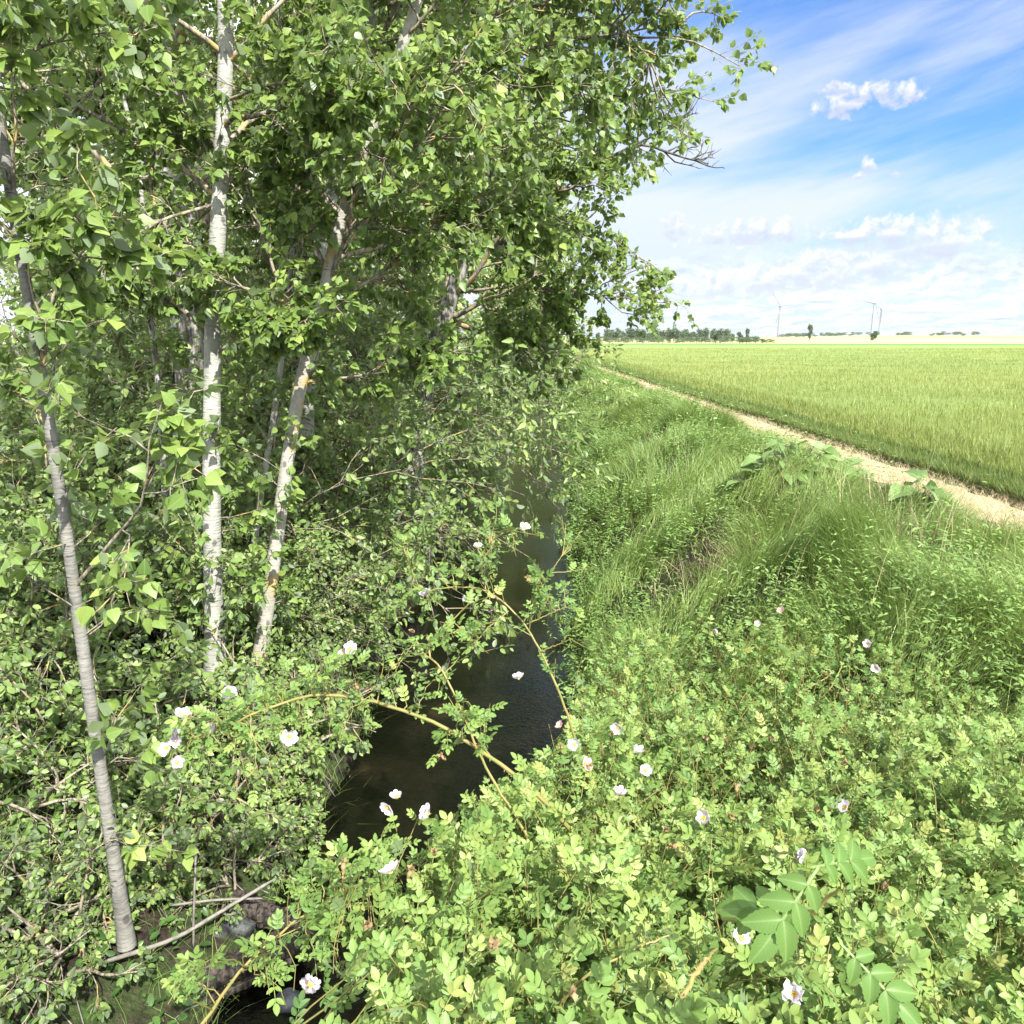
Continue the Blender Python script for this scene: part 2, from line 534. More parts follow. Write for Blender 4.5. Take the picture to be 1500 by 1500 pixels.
def pathc(y):
    return .18 * (vnoise(y, y * 0 + 3, .25, 4) - .5) + np.interp(y, [0, 20, 60, 120], [0.1, 0, 0.1, -.4])


yp = np.concatenate([np.arange(-2, 60, .25), geo(60, 200, 30)])
xp = np.linspace(0, 1, 13)
X = PX0 + pathc(yp)[:, None] + (PX1 - PX0) * xp[None] + (np.where((xp == 0) | (xp == 1), 1, 0)[None] * (rng.random((len(yp), 13)) - .5) * .3)
Y = np.repeat(yp[:, None], 13, 1)
Z = height(X, Y) + .02 + .03 * np.sin(xp * PI)[None]
V = np.stack([X, Y, Z], -1).reshape(-1, 3)
i = np.arange(len(yp) - 1)[:, None] * 13 + np.arange(12)[None]
F = np.stack([i, i + 1, i + 14, i + 13], -1).reshape(-1, 4)
m = plain('path_dry_earth', (.25, .19, .12), (.37, .30, .20), .95, 7, .5, .1, detail=9)
p = build('path', V, [F], m); p['kind'] = 'structure'

# wheat field: the crop as one standing block, its top rough, with single stalks over the near part
WX = 6.15


def wheat_edge(y):
    return WX + pathc(y) + .15 * (vnoise(y, y * 0, .8, 11) - .5)


xw = np.concatenate([[0, 0.001], np.arange(.12, 8, .16), geo(8.2, 1200, 46)])
yw = np.concatenate([np.arange(-3, 40, .2), np.arange(40, 90, .6), geo(90, 500, 40)])
Xw = xw[None] + wheat_edge(yw)[:, None]
Yw = np.repeat(yw[:, None], len(xw), 1)
Zg = height(Xw, Yw)
hh = .36 + .08 * fbm(Xw, Yw, 3.0, 21) * 1.0 + .12 * (vnoise(Xw, Yw, .35, 5) - .5)
hh *= np.interp(xw, [0, .3, 1.4], [.3, .5, 1])[None]; hh[:, 0] = 0.0
V = np.stack([Xw, Yw, Zg + hh], -1).reshape(-1, 3)
nx = len(xw); i = np.arange(len(yw) - 1)[:, None] * nx + np.arange(nx - 1)[None]
F = np.stack([i, i + 1, i + nx + 1, i + nx], -1).reshape(-1, 4)
m, nt, out = nodes_of('wheat_canopy')
tc = N(nt, 'ShaderNodeTexCoord')
mp = N(nt, 'ShaderNodeMapping', inp={'Vector': tc.outputs['Object'], 'Scale': (1.0, .55, 1)})
n1 = N(nt, 'ShaderNodeTexNoise', inp={'Vector': mp.outputs[0], 'Scale': 14.0, 'Detail': 8, 'Roughness': .75})
n2 = N(nt, 'ShaderNodeTexNoise', inp={'Vector': tc.outputs['Object'], 'Scale': .05, 'Detail': 3})
c1 = ramp(nt, n1.outputs[0], [(.32, (.08, .125, .03)), (.5, (.165, .205, .05)), (.68, (.25, .28, .085))])
c2 = ramp(nt, n1.outputs[0], [(.32, (.07, .12, .03)), (.5, (.14, .195, .05)), (.68, (.23, .27, .08))])
col = mixc(nt, ramp(nt, n2.outputs[0], [(.42, (0, 0, 0)), (.6, (1, 1, 1))]), c1, c2)
sep = N(nt, 'ShaderNodeSeparateXYZ', inp={0: tc.outputs['Object']})
# the field's far headland is sown greener
hd = math_(nt, 'MULTIPLY', math_(nt, 'SUBTRACT', sep.outputs[1], 210), .02, clamp=True)
col = mixc(nt, hd, col, (.085, .165, .05))
# tramlines
tl = math_(nt, 'FRACT', math_(nt, 'MULTIPLY', math_(nt, 'ADD', sep.outputs[1], math_(nt, 'MULTIPLY', sep.outputs[0], .12)), 1 / 24.0))
tl = math_(nt, 'LESS_THAN', math_(nt, 'ABSOLUTE', math_(nt, 'SUBTRACT', tl, .5)), .012)
col = mixc(nt, math_(nt, 'MULTIPLY', tl, .45), col, (.06, .10, .03))
bp = N(nt, 'ShaderNodeBump', inp={'Strength': .9, 'Distance': .08, 'Height': n1.outputs[0]})
b = N(nt, 'ShaderNodeBsdfPrincipled', inp={'Base Color': col, 'Roughness': .8, 'Normal': bp.outputs[0], 'Specular IOR Level': .2})
nt.links.new(b.outputs[0], out.inputs[0])
w = build('wheat_field', V, [F], m); w['kind'] = 'structure'

# ------------------------------------------------------------------ blades
def blades(mb, x, y, z, h, wdt, lean, rg, rnd, segs=3, az=None):
    n = len(x)
    a = rg.uniform(0, 2 * PI, n) if az is None else az
    d = np.stack([np.cos(a), np.sin(a), np.zeros(n)], 1)
    fa = rg.uniform(0, 2 * PI, n)
    s = np.stack([np.cos(fa), np.sin(fa), np.zeros(n)], 1)
    base = np.stack([x, y, z], 1)
    Vs = []
    for i in range(segs + 1):
        t = i / segs
        c = base + np.array([0, 0, 1]) * (h * (t - .28 * lean * t * t))[:, None] + d * (h * lean * t * t * .75)[:, None]
        wv = (wdt * (1 - t) ** .7 * (1 if i else .8))[:, None]
        if i == segs:
            Vs.append(c[:, None])
        else:
            Vs.append(np.stack([c - s * wv * .5, c + s * wv * .5], 1))
    V = np.concatenate(Vs, 1)
    k = V.shape[1]
    q = [[2 * i, 2 * i + 1, 2 * i + 3, 2 * i + 2] for i in range(segs - 1)]
    t3 = [[2 * segs - 2, 2 * segs - 1, 2 * segs]]
    off = (np.arange(n) * k)[:, None, None]
    mb.add(V.reshape(-1, 3), [(np.array(q)[None] + off).reshape(-1, 4), (np.array(t3)[None] + off).reshape(-1, 3)],
           [np.repeat(rnd, len(q)), np.repeat(rnd, 1)])


def bank_cover():
    rg = np.random.default_rng(101)
    mb = MB()
    # meadow grass on the right bank, density falling with distance
    n = 270000
    y = 2.6 * (70 / 2.6) ** rg.random(n)
    R = Rw(y)
    x = R + .05 + (5.35 + pathc(y) + .1 - R) * rg.random(n) ** .85
    clump = fbm(x, y, 1.3, 31)
    keep = rg.random(n) < np.clip((clump - .25) * 2.4, .12, 1)
    keep &= ~((x > 5.0 + pathc(y)) & (rg.random(n) < .6))
    x, y, clump = x[keep], y[keep], clump[keep]
    z = height(x, y) - .02
    h = (.16 + 1.05 * clump ** 1.8) * rg.uniform(.55, 1.15, len(x)) * np.interp(x - Rw(y), [0, .6, 2.5], [.55, .85, 1])
    h *= np.interp(x, [4.4, 5.4], [1, .3])
    wd = .0046 * (1 + y / 12) * rg.uniform(.7, 1.3, len(x))
    az = 2 * PI * fbm(x, y, .8, 77) * 1.6 + rg.normal(0, .7, len(x))
    r = np.clip(fbm(x, y, .7, 5) * .75 + rg.normal(.05, .16, len(x)), 0, 1)
    blades(mb, x, y, z, h, wd, rg.uniform(.35, 1.25, len(x)), rg, r, 3, az)
    mb.build('bank_grass', M_GRASS)['kind'] = 'stuff'
    # dry tan tussocks lying in the hollow and by the path
    mb = MB()
    for (cx, cy, sr, k) in [(2.35, 8.2, .3, 220), (3.6, 9.2, .5, 120), (4.2, 7.6, .5, 120)]:
        x = rg.normal(cx, sr, k); y = rg.normal(cy, sr, k)
        blades(mb, x, y, height(x, y) + .02, rg.uniform(.35, .75, k), rg.uniform(.004, .009, k), rg.uniform(.8, 1.5, k), rg, rg.random(k), 3, rg.normal(-2.2, .5, k))
    # tall dry seed stalks
    k = 170
    x = np.concatenate([rg.normal(4.1, .6, k - k // 2), rg.uniform(1.5, 4.8, k // 2)]); y = np.concatenate([rg.normal(7.6, .9, k - k // 2), rg.uniform(5, 22, k // 2)])
    hS = rg.uniform(.65, 1.1, k); azS = rg.uniform(0, 6.3, k)
    blades(mb, x, y, height(x, y), hS, np.full(k, .004), rg.uniform(.15, .6, k), rg, rg.random(k), 3, azS)
    # straw on the path
    k = 22000
    y = 7 * (80 / 7) ** rg.random(k); x = PX0 - .25 + pathc(y) + (PX1 - PX0 + .5) * rg.random(k)
    blades(mb, x, y, height(x, y) + .03, rg.uniform(.05, .22, k), .003 * (1 + y / 14), rg.uniform(.9, 2.2, k), rg, rg.random(k), 2)
    mb.build('dry_grass', M_STRAW)['kind'] = 'stuff'
    # leafy herbs: upright sprigs with small paired leaves
    mb = MB()
    n = 9500
    y = 2.8 * (60 / 2.8) ** rg.random(n)
    R = Rw(y); x = R - .05 + (4.9 - R) * rg.random(n) ** 1.25
    cl = fbm(x, y, .9, 61)
    keep = rg.random(n) < np.clip((cl - .42) * 4.0 + .8 * (1 - smooth(.3, 1.3, x - R)), .05, 1)
    x, y, R = x[keep], y[keep], R[keep]; n = len(x)
    z = height(x, y)
    H = rg.uniform(.3, .75, n) * np.interp(x - R, [0, 1.2], [.75, 1])
    leaves = 12
    lean = nrm(rg.normal(0, .28, (n, 3)) + np.array([-.1, 0, 1]))
    sz0 = .021 * (1 + y / 14)
    for k in range(leaves):
        t = .3 + .7 * (k // 2 + 1) / (leaves / 2)
        pos = np.stack([x, y, z], 1) + lean * (H * t)[:, None]
        a = rg.uniform(0, 2 * PI, n) if k % 2 == 0 else a + PI
        d = np.stack([np.cos(a), np.sin(a), rg.uniform(-.3, .5, n)], 1)
        zh = nrm(rg.normal(0, .35, (n, 3)) + np.array([0, 0, 1]))
        scatter(mb, *LAN if k % 4 else SIM, basis(d, zh, sz0 * rg.uniform(.9, 2.0, n) * (1.25 - .55 * t)), pos, np.clip(rg.normal(.45 + .2 * t, .2, n), 0, 1), lc=False) if False else \
            scatter(mb, LAN[0], LAN[1], basis(d, zh, sz0 * rg.uniform(1.0, 2.1, n) * (1.3 - .5 * t)), pos, np.clip(rg.normal(.35 + .2 * t, .2, n), 0, 1), lc=False)
    mb.build('bank_herbs', M_HERB)['kind'] = 'stuff'


bank_cover()


def wheat():
    rg = np.random.default_rng(55)
    mb = MB()
    n = 190000
    y = 8 * (130 / 8) ** rg.random(n)
    ww = np.where(rg.random(n) < .3, rg.random(n) ** 2 * 1.2, rg.random(n) * (.72 * y))
    x = wheat_edge(y) - .05 + ww
    z = height(x, y) + np.where(ww < .3, 0, .2)
    row = vnoise(x, y, .35, 5) - .5
    h = (rg.uniform(.48, .62, n) + .10 * row) * np.interp(ww, [0, .25, 1.3], [.45, .62, 1]) - np.where(ww < .3, 0, .2)
    wd = .007 * (1 + y / 10) * rg.uniform(.7, 1.3, n)
    r = np.clip(np.where(ww < .35, rg.normal(.25, .15, n), rg.normal(.6, .22, n)), 0, 1)
    blades(mb, x, y, z, h, wd, rg.uniform(.05, .6, n), rg, r, 3)
    mb.build('wheat', M_WHEAT)['kind'] = 'stuff'


wheat()

# ------------------------------------------------------------------ things
def thing(name, label, cat, loc=(0, 0, 0), group=None):
    o = bpy.data.objects.new(name, None); COL.objects.link(o)
    o.location = loc; o['label'] = label; o['category'] = cat
    if group:
        o['group'] = group
    return o


def tag(o, label, cat, group=None):
    o['label'] = label; o['category'] = cat
    if group:
        o['group'] = group
    return o


def dup(root, loc, rz, label, group, sc=1.0):
    r = root.copy(); COL.objects.link(r)
    r.location = loc; r.rotation_euler = (0, 0, rz); r.scale = (sc, sc, sc)
    r['label'] = label
    if group:
        r['group'] = group
    for ch in list(root.children):
        c = ch.copy(); COL.objects.link(c); c.parent = r
    return r


def hang_leaves(rg, mb, Tw, per, size, tmpl, down=.55, t0=.15, up=.9, lc=True, rmean=.5, sun=(-.5, -.35, .8)):
    n = len(Tw)
    idx = np.repeat(np.arange(n), per)
    t = t0 + (1 - t0) * rg.random(n * per) ** .7
    pos, tan = samplepoly(Tw, idx, t)
    r = rg.normal(size=pos.shape)
    out = nrm(r - (r * tan).sum(1, keepdims=True) * tan)
    d = nrm(tan * .5 + out * .75 + np.array([0, 0, -down]) + rg.normal(0, .2, pos.shape))
    zh = nrm(np.array(sun) * up + rg.normal(0, .55, pos.shape))
    pos = pos + d * .25 * size
    sz = size * rg.uniform(.6, 1.25, n * per)
    rr = np.clip(rmean + np.repeat(rg.normal(0, .13, n), per) + rg.normal(0, .16, n * per), 0, 1)
    scatter(mb, tmpl[0], tmpl[1], basis(d, zh, sz), pos, rr, lc)


def make_tree(name, label, trunk, r0, r1, bark, seed, n1=14, t1=(.3, 1), L1=(1.2, 2.4), ang1=(40, 75), bias=(.1, -.1, .25), n2=7, L2=(.35, .6),
              n3=6, L3=(.3, .5), leaf=.07, per=9, extra=(), leafmat=None, tmpl=POP, group=None, lc=True, twigs=None, k1=8, grav1=.04, epi=0,
              bare=(), down=.55, rmean=.5, cat='tree', twig_sides=3, base=None):
    rg = np.random.default_rng(seed)
    T = spline(trunk, 46)
    base = T[0].copy() if base is None else np.asarray(base)
    root = thing(name, label, cat, base, group)
    T = T - base
    rt = np.linspace(0, 1, 46)
    rad = r0 + (r1 - r0) * rt ** .9
    rad = rad * (1 + .05 * np.sin(rt * 37 + seed) * rg.random(46)) + r0 * .5 * np.exp(-rt * 28)
    mb = MB(); tubes(mb, T[None], rad[None], 16)
    mb.build('trunk', bark, root)
    Pm, _, Lp, tp = children(rg, T[None], n1, t1[0], t1[1], L1, ang1, k1, bias, .18, grav1)
    rp = np.interp(tp, rt, rad) * .42
    ex = []
    for e in extra:
        ex.append(spline(np.asarray(e) - base, k1))
    if ex:
        ex = np.stack(ex)
        Pm = np.concatenate([Pm, ex]); Le = np.linalg.norm(np.diff(ex, axis=1), axis=2).sum(1)
        Lp = np.concatenate([Lp, Le]); rp = np.concatenate([rp, np.maximum(.014, .009 * Le)])
    mbB = MB()
    tp1 = np.linspace(1, .18, k1)
    tubes(mbB, Pm, rp[:, None] * tp1[None], 6)
    S2, i2, L2_, t2 = children(rg, Pm, n2, .18, 1.0, L2, (25, 60), 6, (0.05, 0, .08), .22, .0, Lp)
    if len(ex):
        Se, ie, Le_, _ = children(rg, Pm[-len(ex):], 12, .3, 1.0, (.16, .32), (25, 65), 6, (0, -.05, 0), .22, -.03, Lp[-len(ex):])
        S2 = np.concatenate([S2, Se]); i2 = np.concatenate([i2, ie + len(Pm) - len(ex)]); L2_ = np.concatenate([L2_, Le_])
    tubes(mbB, S2, np.maximum(.0045, rp[i2] * .4)[:, None] * np.linspace(1, .3, 6)[None], 4)
    S3, i3, L3_, t3 = children(rg, S2, n3, .2, 1.0, L3, (25, 65), 4, (0, 0, .03), .22, -.05, L2_)
    tubes(mbB, S3, np.full((len(S3), 1), .0032) * np.linspace(1, .5, 4)[None], twig_sides)
    if epi:
        E, _, _, _ = children(rg, T[None], epi, .05, .85, (.25, .6), (50, 85), 4, (0, 0, .2), .3, 0)
        tubes(mbB, E, np.full((len(E), 1), .005) * np.linspace(1, .4, 4)[None], 4)
        E2, _, _, _ = children(rg, E, 4, .2, 1, (.12, .25), (30, 60), 4, (0, 0, 0), .2, 0)
        tubes(mbB, E2, np.full((len(E2), 1), .002) * np.linspace(1, .5, 4)[None], 3)
        S3 = np.concatenate([S3, E2])
    mbD = MB()
    for bpts, br in bare:
        q = spline(np.asarray(bpts) - base, 10)[None]
        tubes(mbD, q, br * np.linspace(1, .25, 10)[None], 6)
        q2, _, ll, _ = children(rg, q, 9, .25, 1, (.3, .65), (25, 55), 6, (.1, 0, .3), .18, .05)
        tubes(mbD, q2, br * .5 * np.linspace(1, .3, 6)[None].repeat(len(q2), 0), 5)
        q3, _, _, _ = children(rg, q2, 4, .3, 1, (.08, .25), (25, 60), 4, (0, 0, .3), .2, .05)
        tubes(mbD, q3, br * .2 * np.linspace(1, .4, 4)[None].repeat(len(q3), 0), 4)
    if bare:
        mbD.build('bare_branch', M_DARK, root)
    mbB.build('branches', M_TWIG if twigs is None else twigs, root)
    mbL = MB()
    hang_leaves(rg, mbL, S3, per, leaf, tmpl, down, lc=lc, rmean=rmean)
    mbL.build('crown', leafmat or M_POP, root, lc=lc)
    return root


def ext(pts, *more):
    return np.concatenate([PL(pts), np.array(more, float).reshape(-1, 3)])


NEAR = dict(n1=26, n2=8, n3=7, per=12, leaf=.068)

make_tree('poplar_tree', 'young poplar with straight pale trunk, thicker of the two white stems by the water',
          ext([(318, 1010, 6.1), (312, 850, 6.05), (310, 700, 6.0), (311, 560, 6.0), (313, 440, 6.0), (320, 330, 6.0), (326, 200, 6.05), (331, 60, 6.1)], (-2.3, 6.3, 7.2), (-2.2, 6.4, 9.2)),
          .078, .03, M_PALE, 1, t1=(.28, 1), L1=(.9, 1.9), bias=(.1, -.3, .15), epi=34, **NEAR,
          extra=[PL([(312, 300, 6), (220, 330, 5.7), (120, 420, 5.4)]), PL([(325, 150, 6.05), (420, 120, 5.6), (520, 150, 5.2)]), PL([(313, 520, 6), (400, 470, 5.7), (470, 480, 5.5)])])
make_tree('poplar_tree', 'slender pale poplar leaning to the right with orange lichen high on its stem',
          ext([(366, 1050, 6.1), (384, 940, 6.1), (400, 830, 6.1), (425, 650, 6.15), (441, 560, 6.2), (470, 450, 6.25), (497, 330, 6.3), (530, 225, 6.35), (575, 110, 6.4), (612, 0, 6.5)], (-.35, 6.8, 5.6), (-.1, 7.0, 7.0), (.1, 7.1, 8.3)),
          .062, .028, M_PALEL, 2, t1=(.3, 1), L1=(.9, 1.9), bias=(.15, -.25, .15), epi=24, **NEAR,
          extra=[PL([(470, 450, 6.25), (560, 400, 6.4), (640, 330, 6.6), (760, 320, 6.8)]), PL([(440, 560, 6.2), (560, 545, 6.4), (650, 520, 6.6)]), PL([(497, 335, 6.3), (600, 330, 6.4), (700, 300, 6.6), (800, 310, 6.9)]),
                 PL([(575, 110, 6.4), (680, 90, 6.3), (800, 110, 6.2), (880, 150, 6.2)])])
make_tree('poplar_sapling', 'thin grey sapling stem left of the straight pale poplar',
          ext([(274, 1000, 7.0), (263, 900, 7), (249, 800, 7), (240, 690, 7.05), (232, 560, 7.1), (214, 420, 7.2), (204, 250, 7.3)], (-3.6, 7.4, 5.0)),
          .042, .012, M_PALE, 3, n1=12, t1=(.35, 1), L1=(.6, 1.2), n2=6, n3=5, per=8, leaf=.07, epi=6)
make_tree('poplar_sapling', 'thin grey sapling stem standing between the two pale poplars',
          ext([(361, 1030, 6.9), (366, 860, 6.9), (380, 740, 6.95), (398, 630, 7.0), (418, 480, 7.1), (430, 330, 7.2)], (-2.0, 7.4, 5.0)),
          .038, .012, M_PALE, 4, n1=12, t1=(.35, 1), L1=(.6, 1.2), n2=6, n3=5, per=8, leaf=.07, epi=6)
make_tree('poplar_tree', 'grey pole like poplar stem nearest the bridge at the left edge, rising from the bank',
          P(186, 1385, 3.55) + np.array([(0, 0, 0), (-.01, 0, .6), (-.03, .01, 1.3), (-.05, .02, 2.4), (-.12, .05, 4.0), (-.2, .1, 6.5)]),
          .034, .016, M_POLE, 5, epi=26, n1=12, t1=(.3, 1), L1=(.6, 1.3), n2=6, n3=5, per=8, leaf=.075, bias=(-.05, .2, .2))
make_tree('old_poplar_tree', 'old poplar with thick furrowed grey trunk behind the straight pale stem',
          ext([(306, 860, 9.0), (300, 700, 9.0), (290, 600, 9), (279, 470, 9), (268, 350, 9), (254, 220, 9.05), (235, 60, 9.1)], (-4.3, 9.2, 6.6), (-4.6, 9.4, 9.5), (-4.7, 9.6, 12)),
          .25, .09, M_OLD, 6, n1=22, t1=(.25, 1), L1=(1.8, 3.6), n2=8, n3=7, per=11, leaf=.075,
          extra=[PL([(262, 300, 9), (310, 190, 8.8), (380, 180, 8.6), (470, 140, 8.4)])])
make_tree('dark_poplar_tree', 'dark barked poplar forking near the top of the picture, right of the straight stem',
          ext([(446, 760, 11), (441, 600, 11), (437, 430, 11), (434, 300, 11), (433, 180, 11), (440, 60, 11)], (-3.1, 11.1, 8.0), (-3.0, 11.2, 11.0), (-2.8, 11.3, 13)),
          .16, .07, M_DARK, 7, n1=22, t1=(.2, 1), L1=(1.8, 3.6), n2=8, n3=7, per=11, leaf=.078,
          extra=[PL([(436, 170, 11), (462, 60, 10.9), (500, -60, 10.8)])])
make_tree('poplar_tree', 'white barked poplar leaning right, further back than the lichen covered leaning stem',
          ext([(440, 640, 9.0), (466, 420, 9), (487, 280, 9), (506, 200, 9), (524, 110, 9), (545, 0, 9.05)], (-1.4, 9.1, 7.0), (-1.2, 9.2, 8.4)),
          .11, .045, M_PALE, 8, n1=20, t1=(.2, 1), L1=(1.4, 2.6), n2=8, n3=7, per=11, leaf=.075, bias=(.25, -.1, .2),
          extra=[PL([(510, 180, 9), (620, 120, 8.9), (740, 80, 8.8), (860, 55, 8.7), (930, 45, 8.6), (1005, 30, 8.5)]),
                 PL([(545, 0, 9), (700, 20, 8.7), (850, 10, 8.5), (930, 60, 8.4), (965, 100, 8.3)]),
                 PL([(500, 210, 9), (640, 210, 9), (760, 190, 9), (860, 150, 9), (915, 135, 9.0)]),
                 PL([(545, 10, 9), (720, -60, 8.6), (880, -70, 8.4), (960, -25, 8.3)])])
make_tree('poplar_tree', 'poplar overhanging the water with a dead bare branch sticking out against the sky',
          ext([(600, 760, 12), (616, 620, 12), (640, 500, 12), (672, 400, 12), (700, 310, 12), (720, 200, 12)], (-.3, 12.2, 7.6)),
          .17, .05, M_OLD, 9, n1=24, t1=(.36, 1), L1=(1.4, 2.7), n2=8, n3=7, per=12, leaf=.085, bias=(.3, -.1, .15),
          extra=[PL([(680, 380, 12), (760, 300, 12), (840, 240, 11.8), (895, 232, 11.6)]), PL([(700, 320, 12), (800, 330, 11.6), (900, 350, 11.4), (950, 390, 11.2)]),
                 PL([(660, 430, 12), (760, 420, 11.6), (860, 430, 11.4), (940, 440, 11.3)]), PL([(640, 500, 12), (740, 490, 11.8), (840, 490, 11.6)])],
          bare=[(PL([(890, 232, 11.7), (945, 212, 11.6), (975, 222, 11.6), (1005, 232, 11.5), (1038, 240, 11.5)]), .028), (PL([(930, 212, 11.7), (965, 195, 11.6), (990, 180, 11.6), (1015, 160, 11.5)]), .02)])

make_tree('poplar_tree', 'poplar added beside the bridge to shade the left bank, its near boughs hang in at the top left',  # trunk stands out of frame; added to cast shade on the left bank
          np.array([(-3.5, 2.3, ground_z(-3.5, 2.3) - .1), (-3.4, 2.4, 2), (-3.3, 2.5, 4.5), (-3.3, 2.6, 7.5)]), .11, .04, M_OLD, 15, n1=20, t1=(.45, 1), L1=(1.3, 2.7), n2=8, n3=7, per=11, leaf=.062, bias=(.1, .1, .1))
# the row going on along the left bank: three grown trees of the kind, set out again and again
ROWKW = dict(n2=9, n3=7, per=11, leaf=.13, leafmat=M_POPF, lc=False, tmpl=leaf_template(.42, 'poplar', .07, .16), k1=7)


def proto(label, x, y, h, seed, **kw):
    z = ground_z(x, y) - .1
    a = dict(ROWKW); a.update(kw)
    return make_tree('poplar_tree', label, np.array([(x, y, z), (x + .15, y, z + h * .3), (x + .1, y + .1, z + h * .65), (x + .3, y, z + h)]), .17, .03,
                     M_OLD, seed, group='poplars in a row along the left bank', **a)


ra = proto('leafy poplar overhanging the stream, next in the row behind the tree with the dead branch', -3.7, 16.5, 9.5, 21, n1=44, t1=(.2, 1), L1=(1.4, 3.2), bias=(.15, -.05, .1))
rb = proto('broad poplar in the row, its low boughs over the narrowing water', -3.6, 22, 10.5, 22, n1=46, t1=(.2, 1), L1=(1.5, 3.4), bias=(.15, -.05, .1))
rc = proto('tall poplar far along the row where the path bends out of sight', .6, 44, 15, 23, n1=52, t1=(.05, 1), L1=(2.0, 4.4), leaf=.19, per=9)
row = [(ra, -2.6, 28.5, 2.1, 1.05), (rb, -.4, 36, 4.0, 1.0), (ra, .2, 51, 1.0, 1.25), (rb, .6, 60, 2.6, 1.2), (ra, 0, 72, 5.0, 1.4), (rb, -1, 86, .5, 1.3)]
for q, (src, x, y, rz, sc) in enumerate(row):
    dup(src, (x, y, ground_z(x, y) - .1), (rz % 1.2) - .6, 'poplar further along the leafy row on the left bank, hard to tell from its neighbours', 'poplars further along the row', sc)
back = [(ra, -9, 20.5, 3, 1.1), (rb, -12.5, 23, 5, 1.1), (ra, -7, 27, 2.2, 1.2), (rb, -6, 34, .7, 1.2), (ra, -13, 33, 1.7, 1.3), (rb, -5, 46, 3.3, 1.3)]
for src, x, y, rz, sc in back:
    dup(src, (x, y, ground_z(x, y) - .1), rz, 'tree standing deep in the copse behind the front row of poplars', 'trees behind the front row', sc)


# shrubs: many stems from the foot
def make_shrub(label, loc, seed, stems=36, H=(2.0, 3.8), spread=.6, leaf=.05, per=10, tmpl=LAN, mat=None, bias=(.08, -.1, 0), group=None, n2=7, n3=5, grav=-.12):
    rg = np.random.default_rng(seed)
    root = thing('shrub', label, 'shrub', loc, group)
    n = stems
    d = nrm(np.stack([rg.normal(bias[0], spread, n), rg.normal(bias[1], spread, n), np.ones(n)], 1))
    L = rg.uniform(H[0], H[1], n)
    p = np.stack([rg.normal(0, .25, n), rg.normal(0, .25, n), np.full(n, -.1)], 1)
    pts = [p]
    for i in range(7):
        d = nrm(d + rg.normal(0, .12, d.shape) + np.array([bias[0] * .12, bias[1] * .12, grav]))
        pts.append(pts[-1] + d * (L / 7)[:, None])
    St = np.stack(pts, 1)
    mb = MB(); tubes(mb, St, .016 * np.linspace(1, .25, 8)[None].repeat(n, 0), 5)
    A, _, La, _ = children(rg, St, n2, .2, 1, (.25, .4), (25, 65), 5, (0, 0, .05), .2, -.04, L)
    tubes(mb, A, .005 * np.linspace(1, .3, 5)[None].repeat(len(A), 0), 4)
    B, _, _, _ = children(rg, A, n3, .15, 1, (.4, .6), (25, 60), 4, (0, 0, 0), .2, -.04, La)
    tubes(mb, B, .0022 * np.linspace(1, .4, 4)[None].repeat(len(B), 0), 3)
    mb.build('stems', M_TWIG, root)
    mb = MB(); hang_leaves(rg, mb, B, per, leaf, tmpl, .35, lc=False, rmean=.5)
    mb.build('foliage', mat or M_SHR, root)
    return root


def gl(x, y):
    return (x, y, ground_z(x, y))


sa = make_shrub('dense dark shrub hanging over the black water behind the leaning pale poplar', gl(-3.0, 8.2), 31, H=(1.9, 3.6), leaf=.075, tmpl=OVA)
sb = make_shrub('narrow leaved shrub arching over the stream beyond the first dense shrub', gl(-3.4, 11.2), 32, H=(2.2, 4.2), leaf=.10, tmpl=LAN, n2=8)
sc_s = make_shrub('round leaved undershrub in the shade at the foot of the old poplar', gl(-3.6, 7.6), 33, stems=30, H=(1.2, 2.4), leaf=.075, tmpl=OVA)
more = [(sa, -3.4, 9.8, 2.0, 1.0), (sb, -3.5, 13.5, 1.0, .9), (sa, -3.2, 16, .4, .9), (sb, -2.9, 18.5, 3.0, .95), (sa, -2.5, 21.5, 4.0, .95), (sb, -2.2, 25, 5.2, 1.0), (sa, -1.7, 29, 1.4, 1.0),
        (sb, -1.4, 33, .2, 1.0), (sa, -.9, 38, 2.9, 1.1), (sb, -.2, 44, 2.2, 1.2), (sc_s, -4.4, 9.5, 1, 1.3), (sc_s, -3.6, 6.7, 4, .8), (sa, -5.2, 11, 5, 1.3), (sb, -4.6, 13.5, .3, 1.4), (sc_s, -5.3, 8, 2.2, 1.3),
        (sc_s, -4.6, 6.2, 2.7, 1.0), (sa, -4.2, 12.4, 2.6, 1.3), (sb, -4.2, 16, 2.3, 1.4), (sa, -4, 20, 3.3, 1.4), (sb, -6.5, 14.5, 3.0, 1.4), (sa, 0, 52, 1.9, 1.4), (sa, -2.5, 7.0, .9, .55), (sb, -2.9, 9.6, .7, .62)]
for src, x, y, rz, sc in more:
    dup(src, gl(x, y), rz if src is sc_s else (rz % 1.2) - .6, 'leafy shrub in the tangled undergrowth below the poplar row', 'undergrowth shrubs on the left bank', sc)


# ------------------------------------------------------------------ dog roses
ROSE7 = pinnate(7, OVA)
ROSE5 = pinnate(5, OVA, lsize=.40)


